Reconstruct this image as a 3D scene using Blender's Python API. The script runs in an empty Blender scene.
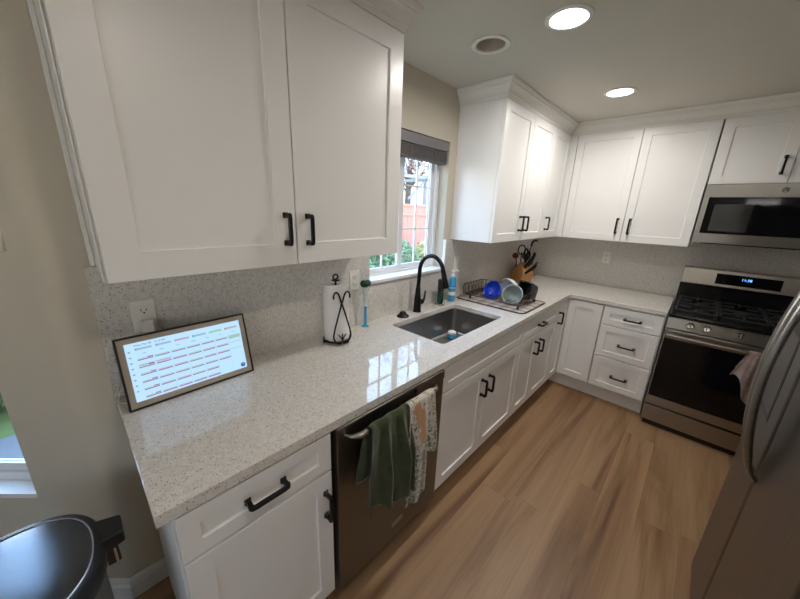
import bpy, bmesh, math, random
from mathutils import Vector, Matrix
random.seed(7)
C = bpy.context.scene.collection
PI = math.pi
ORG = {}

# ---------------------------------------------------------------- materials
MATS = {}
def nd(nt, t, **k):
    n = nt.nodes.new(t)
    for a, v in k.items():
        setattr(n, a, v)
    return n
def base_mat(name, col, rough=.5, metal=0., spec=.5, **k):
    m = bpy.data.materials.new(name); m.use_nodes = True
    b = m.node_tree.nodes['Principled BSDF']
    b.inputs['Base Color'].default_value = (*col, 1)
    b.inputs['Roughness'].default_value = rough
    b.inputs['Metallic'].default_value = metal
    b.inputs['Specular IOR Level'].default_value = spec
    for a, v in k.items():
        b.inputs[a.replace('_', ' ')].default_value = v
    MATS[name] = m
    return m, m.node_tree, b
def plain(name, col, rough=.5, metal=0., spec=.5, var=.04, scale=6., bump=0., bscale=200., **k):
    m, nt, b = base_mat(name, col, rough, metal, spec, **k)
    geo = nd(nt, 'ShaderNodeTexCoord')
    no = nd(nt, 'ShaderNodeTexNoise'); no.inputs['Scale'].default_value = scale
    nt.links.new(geo.outputs['Object'], no.inputs['Vector'])
    mix = nd(nt, 'ShaderNodeMix', data_type='RGBA')
    mix.inputs['A'].default_value = (*[c*(1-var) for c in col], 1)
    mix.inputs['B'].default_value = (*[min(1, c*(1+var)) for c in col], 1)
    nt.links.new(no.outputs['Fac'], mix.inputs['Factor'])
    nt.links.new(mix.outputs['Result'], b.inputs['Base Color'])
    if bump:
        n2 = nd(nt, 'ShaderNodeTexNoise'); n2.inputs['Scale'].default_value = bscale
        nt.links.new(geo.outputs['Object'], n2.inputs['Vector'])
        bp = nd(nt, 'ShaderNodeBump'); bp.inputs['Strength'].default_value = bump; bp.inputs['Distance'].default_value = .002
        nt.links.new(n2.outputs['Fac'], bp.inputs['Height']); nt.links.new(bp.outputs['Normal'], b.inputs['Normal'])
    return m
def ramp(nt, stops):
    r = nd(nt, 'ShaderNodeValToRGB')
    el = r.color_ramp.elements
    while len(el) < len(stops): el.new(.5)
    for e, (p, c) in zip(el, stops):
        e.position = p; e.color = (*c, 1)
    return r
def steel(name, col, rough, axis='z', aniso=.0):
    m, nt, b = base_mat(name, col, rough, 1.0)
    tc = nd(nt, 'ShaderNodeTexCoord'); mp = nd(nt, 'ShaderNodeMapping')
    s = {'x': (2, 300, 300), 'y': (300, 2, 300), 'z': (300, 300, 2)}[axis]
    mp.inputs['Scale'].default_value = s
    nt.links.new(tc.outputs['Object'], mp.inputs['Vector'])
    no = nd(nt, 'ShaderNodeTexNoise'); no.inputs['Scale'].default_value = 1; no.inputs['Detail'].default_value = 3
    nt.links.new(mp.outputs['Vector'], no.inputs['Vector'])
    mr = nd(nt, 'ShaderNodeMapRange'); mr.inputs['To Min'].default_value = rough*.8; mr.inputs['To Max'].default_value = rough*1.25
    nt.links.new(no.outputs['Fac'], mr.inputs['Value']); nt.links.new(mr.outputs['Result'], b.inputs['Roughness'])
    bp = nd(nt, 'ShaderNodeBump'); bp.inputs['Strength'].default_value = .06; bp.inputs['Distance'].default_value = .001
    nt.links.new(no.outputs['Fac'], bp.inputs['Height']); nt.links.new(bp.outputs['Normal'], b.inputs['Normal'])
    return m

WALLC = (.60, .55, .455)
wallm = plain('wall_paint', WALLC, .85, bump=.25, bscale=120, var=.02)
ceilm = plain('ceiling_paint', (.62, .60, .53), .9, bump=.2, bscale=90, var=.02)
white = plain('white_cabinet_paint', (.85, .85, .84), .33, var=.012, scale=2)
trimw = plain('white_trim_paint', (.80, .79, .75), .4, var=.01)
sillw = plain('white_sill', (.86, .87, .88), .3, var=.01)
vinyl = plain('white_vinyl', (.85, .86, .87), .35, var=.01)
black = plain('black_metal', (.012, .012, .013), .38, .6, var=.1)
blackp = plain('black_plastic', (.014, .014, .016), .32, var=.1)
blackgl = plain('black_glass', (.004, .004, .005), .06, spec=.3, var=.1)
enamel = plain('black_enamel', (.008, .008, .009), .18, var=.1)
iron = plain('cast_iron', (.018, .018, .019), .45, var=.1, bump=.3)
ss = steel('stainless_steel', (.38, .36, .33), .30, 'x')
ssd = steel('dark_stainless_steel', (.20, .185, .17), .36, 'y')
ssf = steel('fridge_steel', (.22, .205, .19), .36, 'z')
ssh = steel('fridge_handle_steel', (.33, .315, .29), .28, 'z')
chrome = plain('bright_chrome', (.75, .74, .72), .12, 1., var=.02)
sinkm = steel('sink_steel', (.42, .41, .40), .3, 'y')
outletm = plain('outlet_white', (.82, .80, .74), .35, var=.01)
darkslot = plain('dark_slot', (.02, .018, .015), .6)
paperm = plain('paper', (.88, .87, .85), .95, var=.02, bump=.5, bscale=160)
bluep = plain('blue_bottle', (.05, .36, .66), .28, var=.05)
clearp = base_mat('clear_plastic', (.97, .985, .98), .02, Transmission_Weight=1., IOR=1.12)[0]
palep = base_mat('translucent_plastic', (.80, .86, .88), .15, Transmission_Weight=.45, IOR=1.3)[0]
greenb = plain('dark_green_bristle', (.008, .06, .035), .8, bump=1, bscale=300)
whitep = plain('white_plastic', (.85, .87, .88), .35)
bluebowl = plain('blue_bowl', (.012, .06, .62), .25)
graybowl = plain('grey_green_plastic', (.32, .37, .36), .35)
palebowl = plain('pale_grey_ceramic', (.62, .66, .69), .25)
wirem = plain('bronze_wire', (.10, .065, .045), .4, .8)
redm = plain('dark_red_plastic', (.16, .006, .01), .3)
woodlt = plain('light_wood', (.52, .27, .085), .4)
glassm, _gt, _gb = base_mat('window_glass', (1, 1, 1), .0, Transmission_Weight=1., IOR=1.01)
lidm = plain('trash_lid_steel', (.13, .14, .155), .27, 1., var=.1, scale=3)
canm = steel('trash_body_steel', (.35, .34, .33), .35, 'z')
ringm = plain('silver_ring', (.7, .7, .7), .2, 1.)
blindm = plain('grey_blind', (.13, .125, .13), .6, var=.08, scale=40)
blindl = plain('grey_blind_valance', (.21, .20, .21), .55, var=.08, scale=30)
matte = plain('screen_mat', (.42, .37, .30), .8, var=.03)
coilm = plain('clock_housing', (.02, .02, .02), .3)

def emis(name, col, s):
    m, nt, b = base_mat(name, col, .5)
    b.inputs['Emission Color'].default_value = (*col, 1); b.inputs['Emission Strength'].default_value = s
    b.inputs['Base Color'].default_value = (.02, .02, .02, 1)
    return m
lampm = emis('lit_lamp_lens', (1., .97, .92), 14.)
bulboff = plain('unlit_bulb', (.55, .60, .62), .4)
canin = plain('can_baffle', (.55, .50, .42), .5)

def quartz():
    m, nt, b = base_mat('speckled_quartz', (.7, .68, .64), .025, spec=.6)
    tc = nd(nt, 'ShaderNodeTexCoord')
    big = nd(nt, 'ShaderNodeTexNoise'); big.inputs['Scale'].default_value = 70; big.inputs['Detail'].default_value = 4
    nt.links.new(tc.outputs['Object'], big.inputs['Vector'])
    r0 = ramp(nt, [(.3, (.635, .605, .555)), (.52, (.70, .675, .63)), (.75, (.76, .745, .71))])
    nt.links.new(big.outputs['Fac'], r0.inputs['Fac'])
    prev = r0.outputs['Color']
    for sc, thr, col, chance in ((215, .36, (.09, .065, .045), .12), (150, .27, (.15, .12, .09), .07), (240, .33, (.36, .32, .27), .22), (120, .25, (.9, .9, .9), .10)):
        warp = nd(nt, 'ShaderNodeTexNoise'); warp.inputs['Scale'].default_value = sc*1.4
        nt.links.new(tc.outputs['Object'], warp.inputs['Vector'])
        add = nd(nt, 'ShaderNodeMix', data_type='VECTOR'); add.inputs['Factor'].default_value = .006
        nt.links.new(tc.outputs['Object'], add.inputs['A']); nt.links.new(warp.outputs['Color'], add.inputs['B'])
        v = nd(nt, 'ShaderNodeTexVoronoi'); v.inputs['Scale'].default_value = sc
        nt.links.new(add.outputs['Result'], v.inputs['Vector'])
        lt = nd(nt, 'ShaderNodeMath', operation='LESS_THAN'); lt.inputs[1].default_value = thr
        nt.links.new(v.outputs['Distance'], lt.inputs[0])
        sep = nd(nt, 'ShaderNodeSeparateColor'); nt.links.new(v.outputs['Color'], sep.inputs['Color'])
        l2 = nd(nt, 'ShaderNodeMath', operation='LESS_THAN'); l2.inputs[1].default_value = chance
        nt.links.new(sep.outputs['Red'], l2.inputs[0])
        mu = nd(nt, 'ShaderNodeMath', operation='MULTIPLY'); nt.links.new(lt.outputs[0], mu.inputs[0]); nt.links.new(l2.outputs[0], mu.inputs[1])
        m3 = nd(nt, 'ShaderNodeMath', operation='MULTIPLY'); m3.inputs[1].default_value = .8; nt.links.new(mu.outputs[0], m3.inputs[0])
        mx = nd(nt, 'ShaderNodeMix', data_type='RGBA'); nt.links.new(m3.outputs[0], mx.inputs['Factor'])
        nt.links.new(prev, mx.inputs['A']); mx.inputs['B'].default_value = (*col, 1)
        prev = mx.outputs['Result']
    nt.links.new(prev, b.inputs['Base Color'])
    return m
quartzm = quartz()

def floor_mat():
    m, nt, b = base_mat('oak_plank_floor', (.4, .26, .14), .42)
    tc = nd(nt, 'ShaderNodeTexCoord'); sp = nd(nt, 'ShaderNodeSeparateXYZ')
    nt.links.new(tc.outputs['Object'], sp.inputs['Vector'])
    def M(op, a, bb=None, c=None):
        n = nd(nt, 'ShaderNodeMath', operation=op)
        for i, q in enumerate((a, bb, c)):
            if q is None: continue
            if isinstance(q, (int, float)): n.inputs[i].default_value = q
            else: nt.links.new(q, n.inputs[i])
        return n.outputs[0]
    W, L = .18, 1.52
    xr = M('DIVIDE', sp.outputs['X'], W); ix = M('FLOOR', xr); fx = M('FRACT', xr)
    wn = nd(nt, 'ShaderNodeTexWhiteNoise', noise_dimensions='1D'); nt.links.new(ix, wn.inputs['W'])
    yr = M('ADD', M('DIVIDE', sp.outputs['Y'], L), M('MULTIPLY', wn.outputs['Value'], 7.3)); iy = M('FLOOR', yr); fy = M('FRACT', yr)
    cid = nd(nt, 'ShaderNodeCombineXYZ'); nt.links.new(ix, cid.inputs['X']); nt.links.new(iy, cid.inputs['Y'])
    w2 = nd(nt, 'ShaderNodeTexWhiteNoise', noise_dimensions='3D'); nt.links.new(cid.outputs[0], w2.inputs['Vector'])
    sc = nd(nt, 'ShaderNodeSeparateColor'); nt.links.new(w2.outputs['Color'], sc.inputs['Color'])
    # stretched grain coordinates, shifted per plank
    gx = M('ADD', M('MULTIPLY', sp.outputs['X'], 6.0), M('MULTIPLY', sc.outputs['Red'], 40.))
    gy = M('ADD', M('MULTIPLY', sp.outputs['Y'], .42), M('MULTIPLY', sc.outputs['Green'], 40.))
    gv = nd(nt, 'ShaderNodeCombineXYZ'); nt.links.new(gx, gv.inputs['X']); nt.links.new(gy, gv.inputs['Y'])
    n1 = nd(nt, 'ShaderNodeTexNoise'); n1.inputs['Scale'].default_value = 1.; n1.inputs['Detail'].default_value = 6; n1.inputs['Distortion'].default_value = .9; n1.inputs['Roughness'].default_value = .55
    nt.links.new(gv.outputs[0], n1.inputs['Vector'])
    fx2 = M('MULTIPLY', gx, 14.); fy2 = M('MULTIPLY', gy, 5.)
    fv = nd(nt, 'ShaderNodeCombineXYZ'); nt.links.new(fx2, fv.inputs['X']); nt.links.new(fy2, fv.inputs['Y'])
    n2 = nd(nt, 'ShaderNodeTexNoise'); n2.inputs['Scale'].default_value = 1.; n2.inputs['Detail'].default_value = 5
    nt.links.new(fv.outputs[0], n2.inputs['Vector'])
    r = ramp(nt, [(.30, (.13, .062, .028)), (.39, (.235, .130, .062)), (.50, (.335, .202, .106)), (.72, (.40, .250, .134))])
    nt.links.new(n1.outputs['Fac'], r.inputs['Fac'])
    r2 = ramp(nt, [(.3, (.80, .78, .76)), (.6, (1.03, 1.03, 1.03))]); nt.links.new(n2.outputs['Fac'], r2.inputs['Fac'])
    mx = nd(nt, 'ShaderNodeMix', data_type='RGBA', blend_type='MULTIPLY'); mx.inputs['Factor'].default_value = .55
    nt.links.new(r.outputs['Color'], mx.inputs['A']); nt.links.new(r2.outputs['Color'], mx.inputs['B'])
    # per plank tone
    mr = nd(nt, 'ShaderNodeMapRange'); mr.inputs['To Min'].default_value = .94; mr.inputs['To Max'].default_value = 1.05
    nt.links.new(sc.outputs['Blue'], mr.inputs['Value'])
    mt = nd(nt, 'ShaderNodeVectorMath', operation='SCALE'); nt.links.new(mx.outputs['Result'], mt.inputs[0]); nt.links.new(mr.outputs['Result'], mt.inputs['Scale'])
    # plank gaps
    ex = M('LESS_THAN', M('MINIMUM', fx, M('SUBTRACT', 1., fx)), .006)
    ey = M('LESS_THAN', M('MINIMUM', fy, M('SUBTRACT', 1., fy)), .0012)
    g = M('MULTIPLY', M('MAXIMUM', ex, ey), .28)
    m4 = nd(nt, 'ShaderNodeMix', data_type='RGBA'); nt.links.new(g, m4.inputs['Factor']); nt.links.new(mt.outputs['Vector'], m4.inputs['A'])
    m4.inputs['B'].default_value = (.14, .08, .04, 1)
    nt.links.new(m4.outputs['Result'], b.inputs['Base Color'])
    bp = nd(nt, 'ShaderNodeBump'); bp.inputs['Strength'].default_value = .12; bp.inputs['Distance'].default_value = .002
    nt.links.new(n2.outputs['Fac'], bp.inputs['Height']); nt.links.new(bp.outputs['Normal'], b.inputs['Normal'])
    return m
floorm = floor_mat()

def cloth(name, col, col2=None, sc=25.):
    m, nt, b = base_mat(name, col, .95, spec=.1)
    b.inputs['Sheen Weight'].default_value = .3
    tc = nd(nt, 'ShaderNodeTexCoord')
    n = nd(nt, 'ShaderNodeTexNoise'); n.inputs['Scale'].default_value = sc; n.inputs['Detail'].default_value = 5
    nt.links.new(tc.outputs['Object'], n.inputs['Vector'])
    c2 = col2 or tuple(c*.8 for c in col)
    r = ramp(nt, [(.4, c2), (.6, col)]); nt.links.new(n.outputs['Fac'], r.inputs['Fac']); nt.links.new(r.outputs['Color'], b.inputs['Base Color'])
    n2 = nd(nt, 'ShaderNodeTexNoise'); n2.inputs['Scale'].default_value = 500
    nt.links.new(tc.outputs['Object'], n2.inputs['Vector'])
    bp = nd(nt, 'ShaderNodeBump'); bp.inputs['Strength'].default_value = .5; bp.inputs['Distance'].default_value = .002
    nt.links.new(n2.outputs['Fac'], bp.inputs['Height']); nt.links.new(bp.outputs['Normal'], b.inputs['Normal'])
    return m
greencl = cloth('green_towel_cloth', (.046, .060, .026), (.034, .045, .020))
pinkcl = cloth('mauve_towel_cloth', (.33, .25, .23), (.26, .19, .175))
def print_cloth():
    m = cloth('printed_towel_cloth', (.62, .57, .50), (.56, .50, .43))
    nt = m.node_tree; b = nt.nodes['Principled BSDF']; src = b.inputs['Base Color'].links[0].from_socket
    tc = nd(nt, 'ShaderNodeTexCoord'); prev = src
    for sc, col, lo in ((55, (.13, .15, .11), .54), (90, (.30, .33, .27), .56)):
        n = nd(nt, 'ShaderNodeTexNoise'); n.inputs['Scale'].default_value = sc; n.inputs['Detail'].default_value = 3; n.inputs['Distortion'].default_value = 1.
        nt.links.new(tc.outputs['Object'], n.inputs['Vector'])
        # foliage is denser low on the towel
        sp = nd(nt, 'ShaderNodeSeparateXYZ'); nt.links.new(tc.outputs['Object'], sp.inputs['Vector'])
        mr = nd(nt, 'ShaderNodeMapRange'); mr.inputs['From Min'].default_value = 0.; mr.inputs['From Max'].default_value = -.3; mr.inputs['To Min'].default_value = -.07; mr.inputs['To Max'].default_value = .05
        nt.links.new(sp.outputs['Z'], mr.inputs['Value'])
        ad = nd(nt, 'ShaderNodeMath', operation='ADD'); nt.links.new(n.outputs['Fac'], ad.inputs[0]); nt.links.new(mr.outputs['Result'], ad.inputs[1])
        r = nd(nt, 'ShaderNodeMapRange'); r.inputs['From Min'].default_value = lo; r.inputs['From Max'].default_value = lo+.03
        nt.links.new(ad.outputs[0], r.inputs['Value'])
        mx = nd(nt, 'ShaderNodeMix', data_type='RGBA'); nt.links.new(r.outputs['Result'], mx.inputs['Factor']); nt.links.new(prev, mx.inputs['A']); mx.inputs['B'].default_value = (*col, 1)
        prev = mx.outputs['Result']
    # tan figures printed on the cloth
    for cy, cz, ry, rz in ((-.01, -.07, .030, .045), (.0, -.15, .024, .05), (-.03, -.02, .02, .03)):
        mp = nd(nt, 'ShaderNodeMapping'); mp.vector_type = 'TEXTURE'
        mp.inputs['Location'].default_value = (0, cy, cz); mp.inputs['Scale'].default_value = (10, ry, rz)
        wv = nd(nt, 'ShaderNodeTexNoise'); wv.inputs['Scale'].default_value = 40
        nt.links.new(tc.outputs['Object'], wv.inputs['Vector']); nt.links.new(tc.outputs['Object'], mp.inputs['Vector'])
        ln = nd(nt, 'ShaderNodeVectorMath', operation='LENGTH'); nt.links.new(mp.outputs['Vector'], ln.inputs[0])
        ad = nd(nt, 'ShaderNodeMath', operation='ADD'); nt.links.new(ln.outputs['Value'], ad.inputs[0]); nt.links.new(wv.outputs['Fac'], ad.inputs[1])
        lt = nd(nt, 'ShaderNodeMath', operation='LESS_THAN'); lt.inputs[1].default_value = 1.45; nt.links.new(ad.outputs[0], lt.inputs[0])
        mx = nd(nt, 'ShaderNodeMix', data_type='RGBA'); nt.links.new(lt.outputs[0], mx.inputs['Factor']); nt.links.new(prev, mx.inputs['A']); mx.inputs['B'].default_value = (.52, .29, .15, 1)
        prev = mx.outputs['Result']
    nt.links.new(prev, b.inputs['Base Color'])
    return m
printcl = print_cloth()
def plaid():
    m, nt, b = base_mat('plaid_mat_cloth', (.5, .45, .42), .95, spec=.1)
    tc = nd(nt, 'ShaderNodeTexCoord'); sp = nd(nt, 'ShaderNodeSeparateXYZ'); nt.links.new(tc.outputs['Object'], sp.inputs['Vector'])
    prev = None
    col = (.46, .40, .36)
    for ax, per, wd, c in (('X', .09, .42, (.13, .10, .11)), ('Y', .09, .42, (.13, .10, .11)), ('X', .045, .12, (.05, .04, .04)), ('Y', .045, .14, (.70, .66, .62))):
        a = nd(nt, 'ShaderNodeMath', operation='DIVIDE'); a.inputs[1].default_value = per; nt.links.new(sp.outputs[ax], a.inputs[0])
        f = nd(nt, 'ShaderNodeMath', operation='FRACT'); nt.links.new(a.outputs[0], f.inputs[0])
        l = nd(nt, 'ShaderNodeMath', operation='LESS_THAN'); l.inputs[1].default_value = wd; nt.links.new(f.outputs[0], l.inputs[0])
        s = nd(nt, 'ShaderNodeMath', operation='MULTIPLY'); s.inputs[1].default_value = .55; nt.links.new(l.outputs[0], s.inputs[0])
        mx = nd(nt, 'ShaderNodeMix', data_type='RGBA'); nt.links.new(s.outputs[0], mx.inputs['Factor'])
        if prev: nt.links.new(prev, mx.inputs['A'])
        else: mx.inputs['A'].default_value = (*col, 1)
        mx.inputs['B'].default_value = (*c, 1); prev = mx.outputs['Result']
    nt.links.new(prev, b.inputs['Base Color'])
    return m
plaidm = plaid()

# ---------------------------------------------------------------- mesh helpers
class B:
    def __init__(s): s.bm = bmesh.new(); s.mi = 0; s.sm = False
    def _v(s, cs): return [s.bm.verts.new(c) for c in cs]
    def _f(s, vs):
        try: f = s.bm.faces.new(vs)
        except ValueError: return None
        f.material_index = s.mi; f.smooth = s.sm
        return f
    def hexa(s, p):   # 8 points: bottom 4 ccw, top 4 ccw
        v = s._v(p)
        for q in ((3, 2, 1, 0), (4, 5, 6, 7), (0, 1, 5, 4), (1, 2, 6, 5), (2, 3, 7, 6), (3, 0, 4, 7)):
            s._f([v[i] for i in q])
        return s
    def box(s, x0, x1, y0, y1, z0, z1, T=None):
        p = [(x0, y0, z0), (x1, y0, z0), (x1, y1, z0), (x0, y1, z0), (x0, y0, z1), (x1, y0, z1), (x1, y1, z1), (x0, y1, z1)]
        return s.hexa([T(*c) if T else c for c in p])
    def prism(s, pts, a, b):   # closed outlines given as functions of t: pts list of 3d at a and b
        va, vb = s._v(a), s._v(b); n = len(a)
        s._f(va[::-1]); s._f(vb)
        for i in range(n): s._f([va[i], va[(i+1) % n], vb[(i+1) % n], vb[i]])
        return s
    def poly(s, xy, z0, z1):
        return s.prism(None, [(x, y, z0) for x, y in xy], [(x, y, z1) for x, y in xy])
    def rings(s, rs, cap0=True, cap1=True, smooth=True, closed=False):
        vs = [s._v(r) for r in rs]; n = len(rs[0]); o = s.sm; s.sm = smooth
        m = len(vs)
        for k in range(m if closed else m-1):
            a, b = vs[k], vs[(k+1) % m]
            for i in range(n): s._f([a[i], a[(i+1) % n], b[(i+1) % n], b[i]])
        s.sm = False
        if not closed:
            if cap0: s._f(vs[0][::-1])
            if cap1: s._f(vs[-1])
        s.sm = o
        return s
    def lathe(s, prof, c, axis=(0, 0, 1), n=32, cap0=True, cap1=True, sy=1.):
        ax = Vector(axis).normalized(); u = ax.orthogonal().normalized()
        if abs(ax.z) > .999: u = Vector((1, 0, 0))
        w = ax.cross(u); c = Vector(c)
        return s.rings([[tuple(c+ax*h+u*r*math.cos(2*PI*i/n)+w*r*sy*math.sin(2*PI*i/n)) for i in range(n)] for r, h in prof], cap0, cap1)
    def cyl(s, a, b, r, n=20, r2=None):
        a, b = Vector(a), Vector(b); d = b-a
        return s.lathe([(r, 0), (r if r2 is None else r2, d.length)], a, d, n)
    def tube(s, pts, r, n=8, closed=False, sq=False):
        pts = [Vector(p) for p in pts]; m = len(pts); rs = []
        rr = r if isinstance(r, (list, tuple)) else [r]*m
        up = None
        for i in range(m):
            if closed: t = pts[(i+1) % m]-pts[i-1]
            else: t = pts[min(i+1, m-1)]-pts[max(i-1, 0)]
            t.normalize()
            if up is None:
                up = t.orthogonal().normalized()
            up = (up-t*up.dot(t)).normalized()
            w = t.cross(up)
            rs.append([tuple(pts[i]+(up*math.cos(2*PI*k/n+(PI/4 if sq else 0))+w*math.sin(2*PI*k/n+(PI/4 if sq else 0)))*rr[i]) for k in range(n)])
        return s.rings(rs, smooth=not sq, closed=closed)
    def grid(s, P, nu, nv, smooth=True):
        v = [[s.bm.verts.new(P(i/(nu-1), j/(nv-1))) for j in range(nv)] for i in range(nu)]
        o = s.sm; s.sm = smooth
        for i in range(nu-1):
            for j in range(nv-1): s._f([v[i][j], v[i+1][j], v[i+1][j+1], v[i][j+1]])
        s.sm = o
        return s
    def rrect(s, x0, x1, y0, y1, r, n=5):
        out = []
        for cx, cy, a0 in ((x1-r, y1-r, 0), (x0+r, y1-r, 90), (x0+r, y0+r, 180), (x1-r, y0+r, 270)):
            for k in range(n+1):
                a = math.radians(a0+90*k/n); out.append((cx+r*math.cos(a), cy+r*math.sin(a)))
        return out
    def done(s, name, mat, parent=None, loc=None, bevel=0., seg=1, solid=0., recalc=True, subsurf=0, merge=0.):
        if merge: bmesh.ops.remove_doubles(s.bm, verts=s.bm.verts, dist=merge)
        if recalc: bmesh.ops.recalc_face_normals(s.bm, faces=s.bm.faces)
        o0 = ORG[parent.name] if parent is not None else Vector(loc if loc else (0, 0, 0))
        bmesh.ops.translate(s.bm, verts=s.bm.verts, vec=-o0)
        me = bpy.data.meshes.new(name); sm_any = any(f.smooth for f in s.bm.faces); s.bm.to_mesh(me); s.bm.free()
        if sm_any: me.set_sharp_from_angle(angle=math.radians(38))
        for m in (mat if isinstance(mat, (list, tuple)) else [mat]): me.materials.append(m)
        o = bpy.data.objects.new(name, me); C.objects.link(o); ORG[o.name] = o0
        if parent is not None: o.parent = parent
        else: o.location = o0
        if solid:
            md = o.modifiers.new('solid', 'SOLIDIFY'); md.thickness = solid; md.offset = 0
        if subsurf:
            md = o.modifiers.new('sub', 'SUBSURF'); md.levels = md.render_levels = subsurf
        if bevel:
            md = o.modifiers.new('bev', 'BEVEL'); md.width = bevel; md.segments = seg; md.limit_method = 'ANGLE'; md.angle_limit = math.radians(40)
        return o

def tag(o, label=None, cat=None, group=None, kind=None):
    if label: o['label'] = label
    if cat: o['category'] = cat
    if group: o['group'] = group
    if kind: o['kind'] = kind
    return o
def thing(name, label, cat, loc, group=None):
    o = bpy.data.objects.new(name, None); o.empty_display_size = .05; C.objects.link(o); o.location = loc
    ORG[o.name] = Vector(loc)
    return tag(o, label, cat, group)
def struct(o): return tag(o, kind='structure')
def smoothstep(t): t = max(0, min(1, t)); return t*t*(3-2*t)

# frames: (w, d, z) -> world; d grows out of the wall
YB = 3.61
LF = lambda w, d, z: (d, w, z)
BF = lambda w, d, z: (w, YB-d, z)

CT = .915      # counter top
H = 2.36       # ceiling
XW = -.018      # window wall face
YW = 3.665     # range wall face
XS, YS = .002, 3.645   # backsplash faces

# ---------------------------------------------------------------- setting
WY0, WY1, WZ0, WZ1 = 1.178, 1.915, 1.150, 2.035
WT = .16
P0y = -.085
ra = .09
b = B()
b.box(XW-WT, XW, P0y+ra*math.tan(PI/8), WY0, 0, H); b.box(XW-WT, XW, WY1, YW, 0, H)
b.box(XW-WT, XW, WY0, WY1, 0, WZ0); b.box(XW-WT, XW, WY0, WY1, WZ1, H)
struct(b.done('wall_left', wallm))
struct(B().box(XW-WT, 2.6, YW, YW+.15, 0, H).done('wall_back', wallm))
b = B(); b.box(2.48, 2.6, -1.6, YW, 0, H); b.box(2.48, 2.6, -3.5, -2.6, 0, H); b.box(2.48, 2.6, -2.6, -1.6, 0, 1.1); b.box(2.48, 2.6, -2.6, -1.6, 2.05, H)
struct(b.done('wall_right', wallm))
# rear wall of the room with an added window opening for light and reflections
b = B(); b.box(-3.1, 1.8, -3.62, -3.5, 0, H); b.box(2.4, 2.6, -3.62, -3.5, 0, H); b.box(1.8, 2.4, -3.62, -3.5, 2.1, H); b.box(1.8, 2.4, -3.62, -3.5, 0, .9)
struct(b.done('wall_rear', wallm))
# angled nook wall: s runs away from the kitchen corner, t goes outdoors
R2 = math.sqrt(.5)
def NF(s_, t_, z): return (XW - s_*R2 - t_*R2, P0y - s_*R2 + t_*R2, z)
NS0, NS1, NZ0, NZ1 = .248, 1.00, .517, 1.75
b = B()
b.box(ra*math.tan(PI/8), NS0, 0, .14, 0, H, NF); b.box(NS1, 1.62, 0, .14, 0, H, NF); b.box(NS0, NS1, 0, .14, 0, NZ0, NF); b.box(NS0, NS1, 0, .14, NZ1, H, NF)
# soft bullnose corner between the two walls
tl = ra*math.tan(math.radians(22.5))
arc = []
cx, cy = XW-ra, P0y+tl
for k in range(9):
    a = -math.radians(45*k/8); arc.append((cx+ra*math.cos(a), cy+ra*math.sin(a)))
b.sm = True
pl = arc+[(XW-.16, P0y+.0), (XW-.16, P0y+tl)]
b.poly(pl, 0, H); b.sm = False
b.done('wall_nook', wallm)
struct(bpy.data.objects['wall_nook'])
# far nook wall with an added window, seen only in light and reflections
ex, ey = NF(1.62, 0, 0)[:2]
room = [(XW-WT, YW+.15), (XW-WT, P0y+.02), NF(.06, .14, 0)[:2], (ex-.14, ey+.06), (ex-.14, -3.62), (2.6, -3.62), (2.6, YW+.15)]
struct(B().poly(room, -.05, 0).done('floor', floorm)); struct(B().poly(room, H, H+.1).done('ceiling', ceilm))
b = B(); b.box(ex-.14, ex, -3.62, -2.9, 0, H); b.box(ex-.14, ex, -1.9, ey+.1, 0, H); b.box(ex-.14, ex, -2.9, -1.9, 0, .8); b.box(ex-.14, ex, -2.9, -1.9, 1.8, H)
struct(b.done('wall_front', wallm))

def window(name, T, s0, s1, z0, z1, t, cols, rows, mull, splits=2, fw=.045, sub=True, sw=.035):
    """sliding window set in an opening: frame, sashes with grids, panes"""
    fr = B()
    fr.box(s0, s1, t-.03, t+.03, z0, z0+fw, T); fr.box(s0, s1, t-.03, t+.03, z1-fw, z1, T)
    fr.box(s0, s0+fw, t-.03, t+.03, z0+fw, z1-fw, T); fr.box(s1-fw, s1, t-.03, t+.03, z0+fw, z1-fw, T)
    o = fr.done(name, vinyl, bevel=.002); struct(o)
    w = (s1-s0-2*fw)/splits
    for i in range(splits):
        a = s0+fw+i*w; c = a+w; tt = t+(.008 if i else -.008)
        f = B()
        f.box(a, c, tt-.012, tt+.012, z0+fw, z0+fw+sw, T); f.box(a, c, tt-.012, tt+.012, z1-fw-sw, z1-fw, T)
        f.box(a, a+sw, tt-.012, tt+.012, z0+fw+sw, z1-fw-sw, T); f.box(c-sw, c, tt-.012, tt+.012, z0+fw+sw, z1-fw-sw, T)
        sa = f.done('window_sash', vinyl, o, bevel=.0015)
        g = B()
        gx0, gx1, gz0, gz1 = a+sw, c-sw, z0+fw+sw, z1-fw-sw
        for k in range(1, cols): xk = gx0+(gx1-gx0)*k/cols; g.box(xk-.005, xk+.005, tt-.006, tt+.006, gz0, gz1, T)
        for zk in rows: g.box(gx0, gx1, tt-.005, tt+.005, zk-.005, zk+.005, T)
        if cols > 1 or rows: g.done('muntin_grid', vinyl, sa)
        B().box(gx0, gx1, tt-.002, tt+.002, gz0, gz1, T).done('pane', glassm, sa)
    return o
TL_ = lambda s_, t_, z: (XW-t_, s_, z)
w1 = window('window_1', TL_, WY0, WY1, WZ0, WZ1, .105, 2, (1.452, 1.736), True, fw=.032, sw=.03)
# quartz sill
b = B(); b.box(XW-.073, XS+.014, WY0+.002, WY1-.002, WZ0+.0, WZ0+.020)
b.done('window_sill', sillw, w1, bevel=.003, seg=2)
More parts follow.
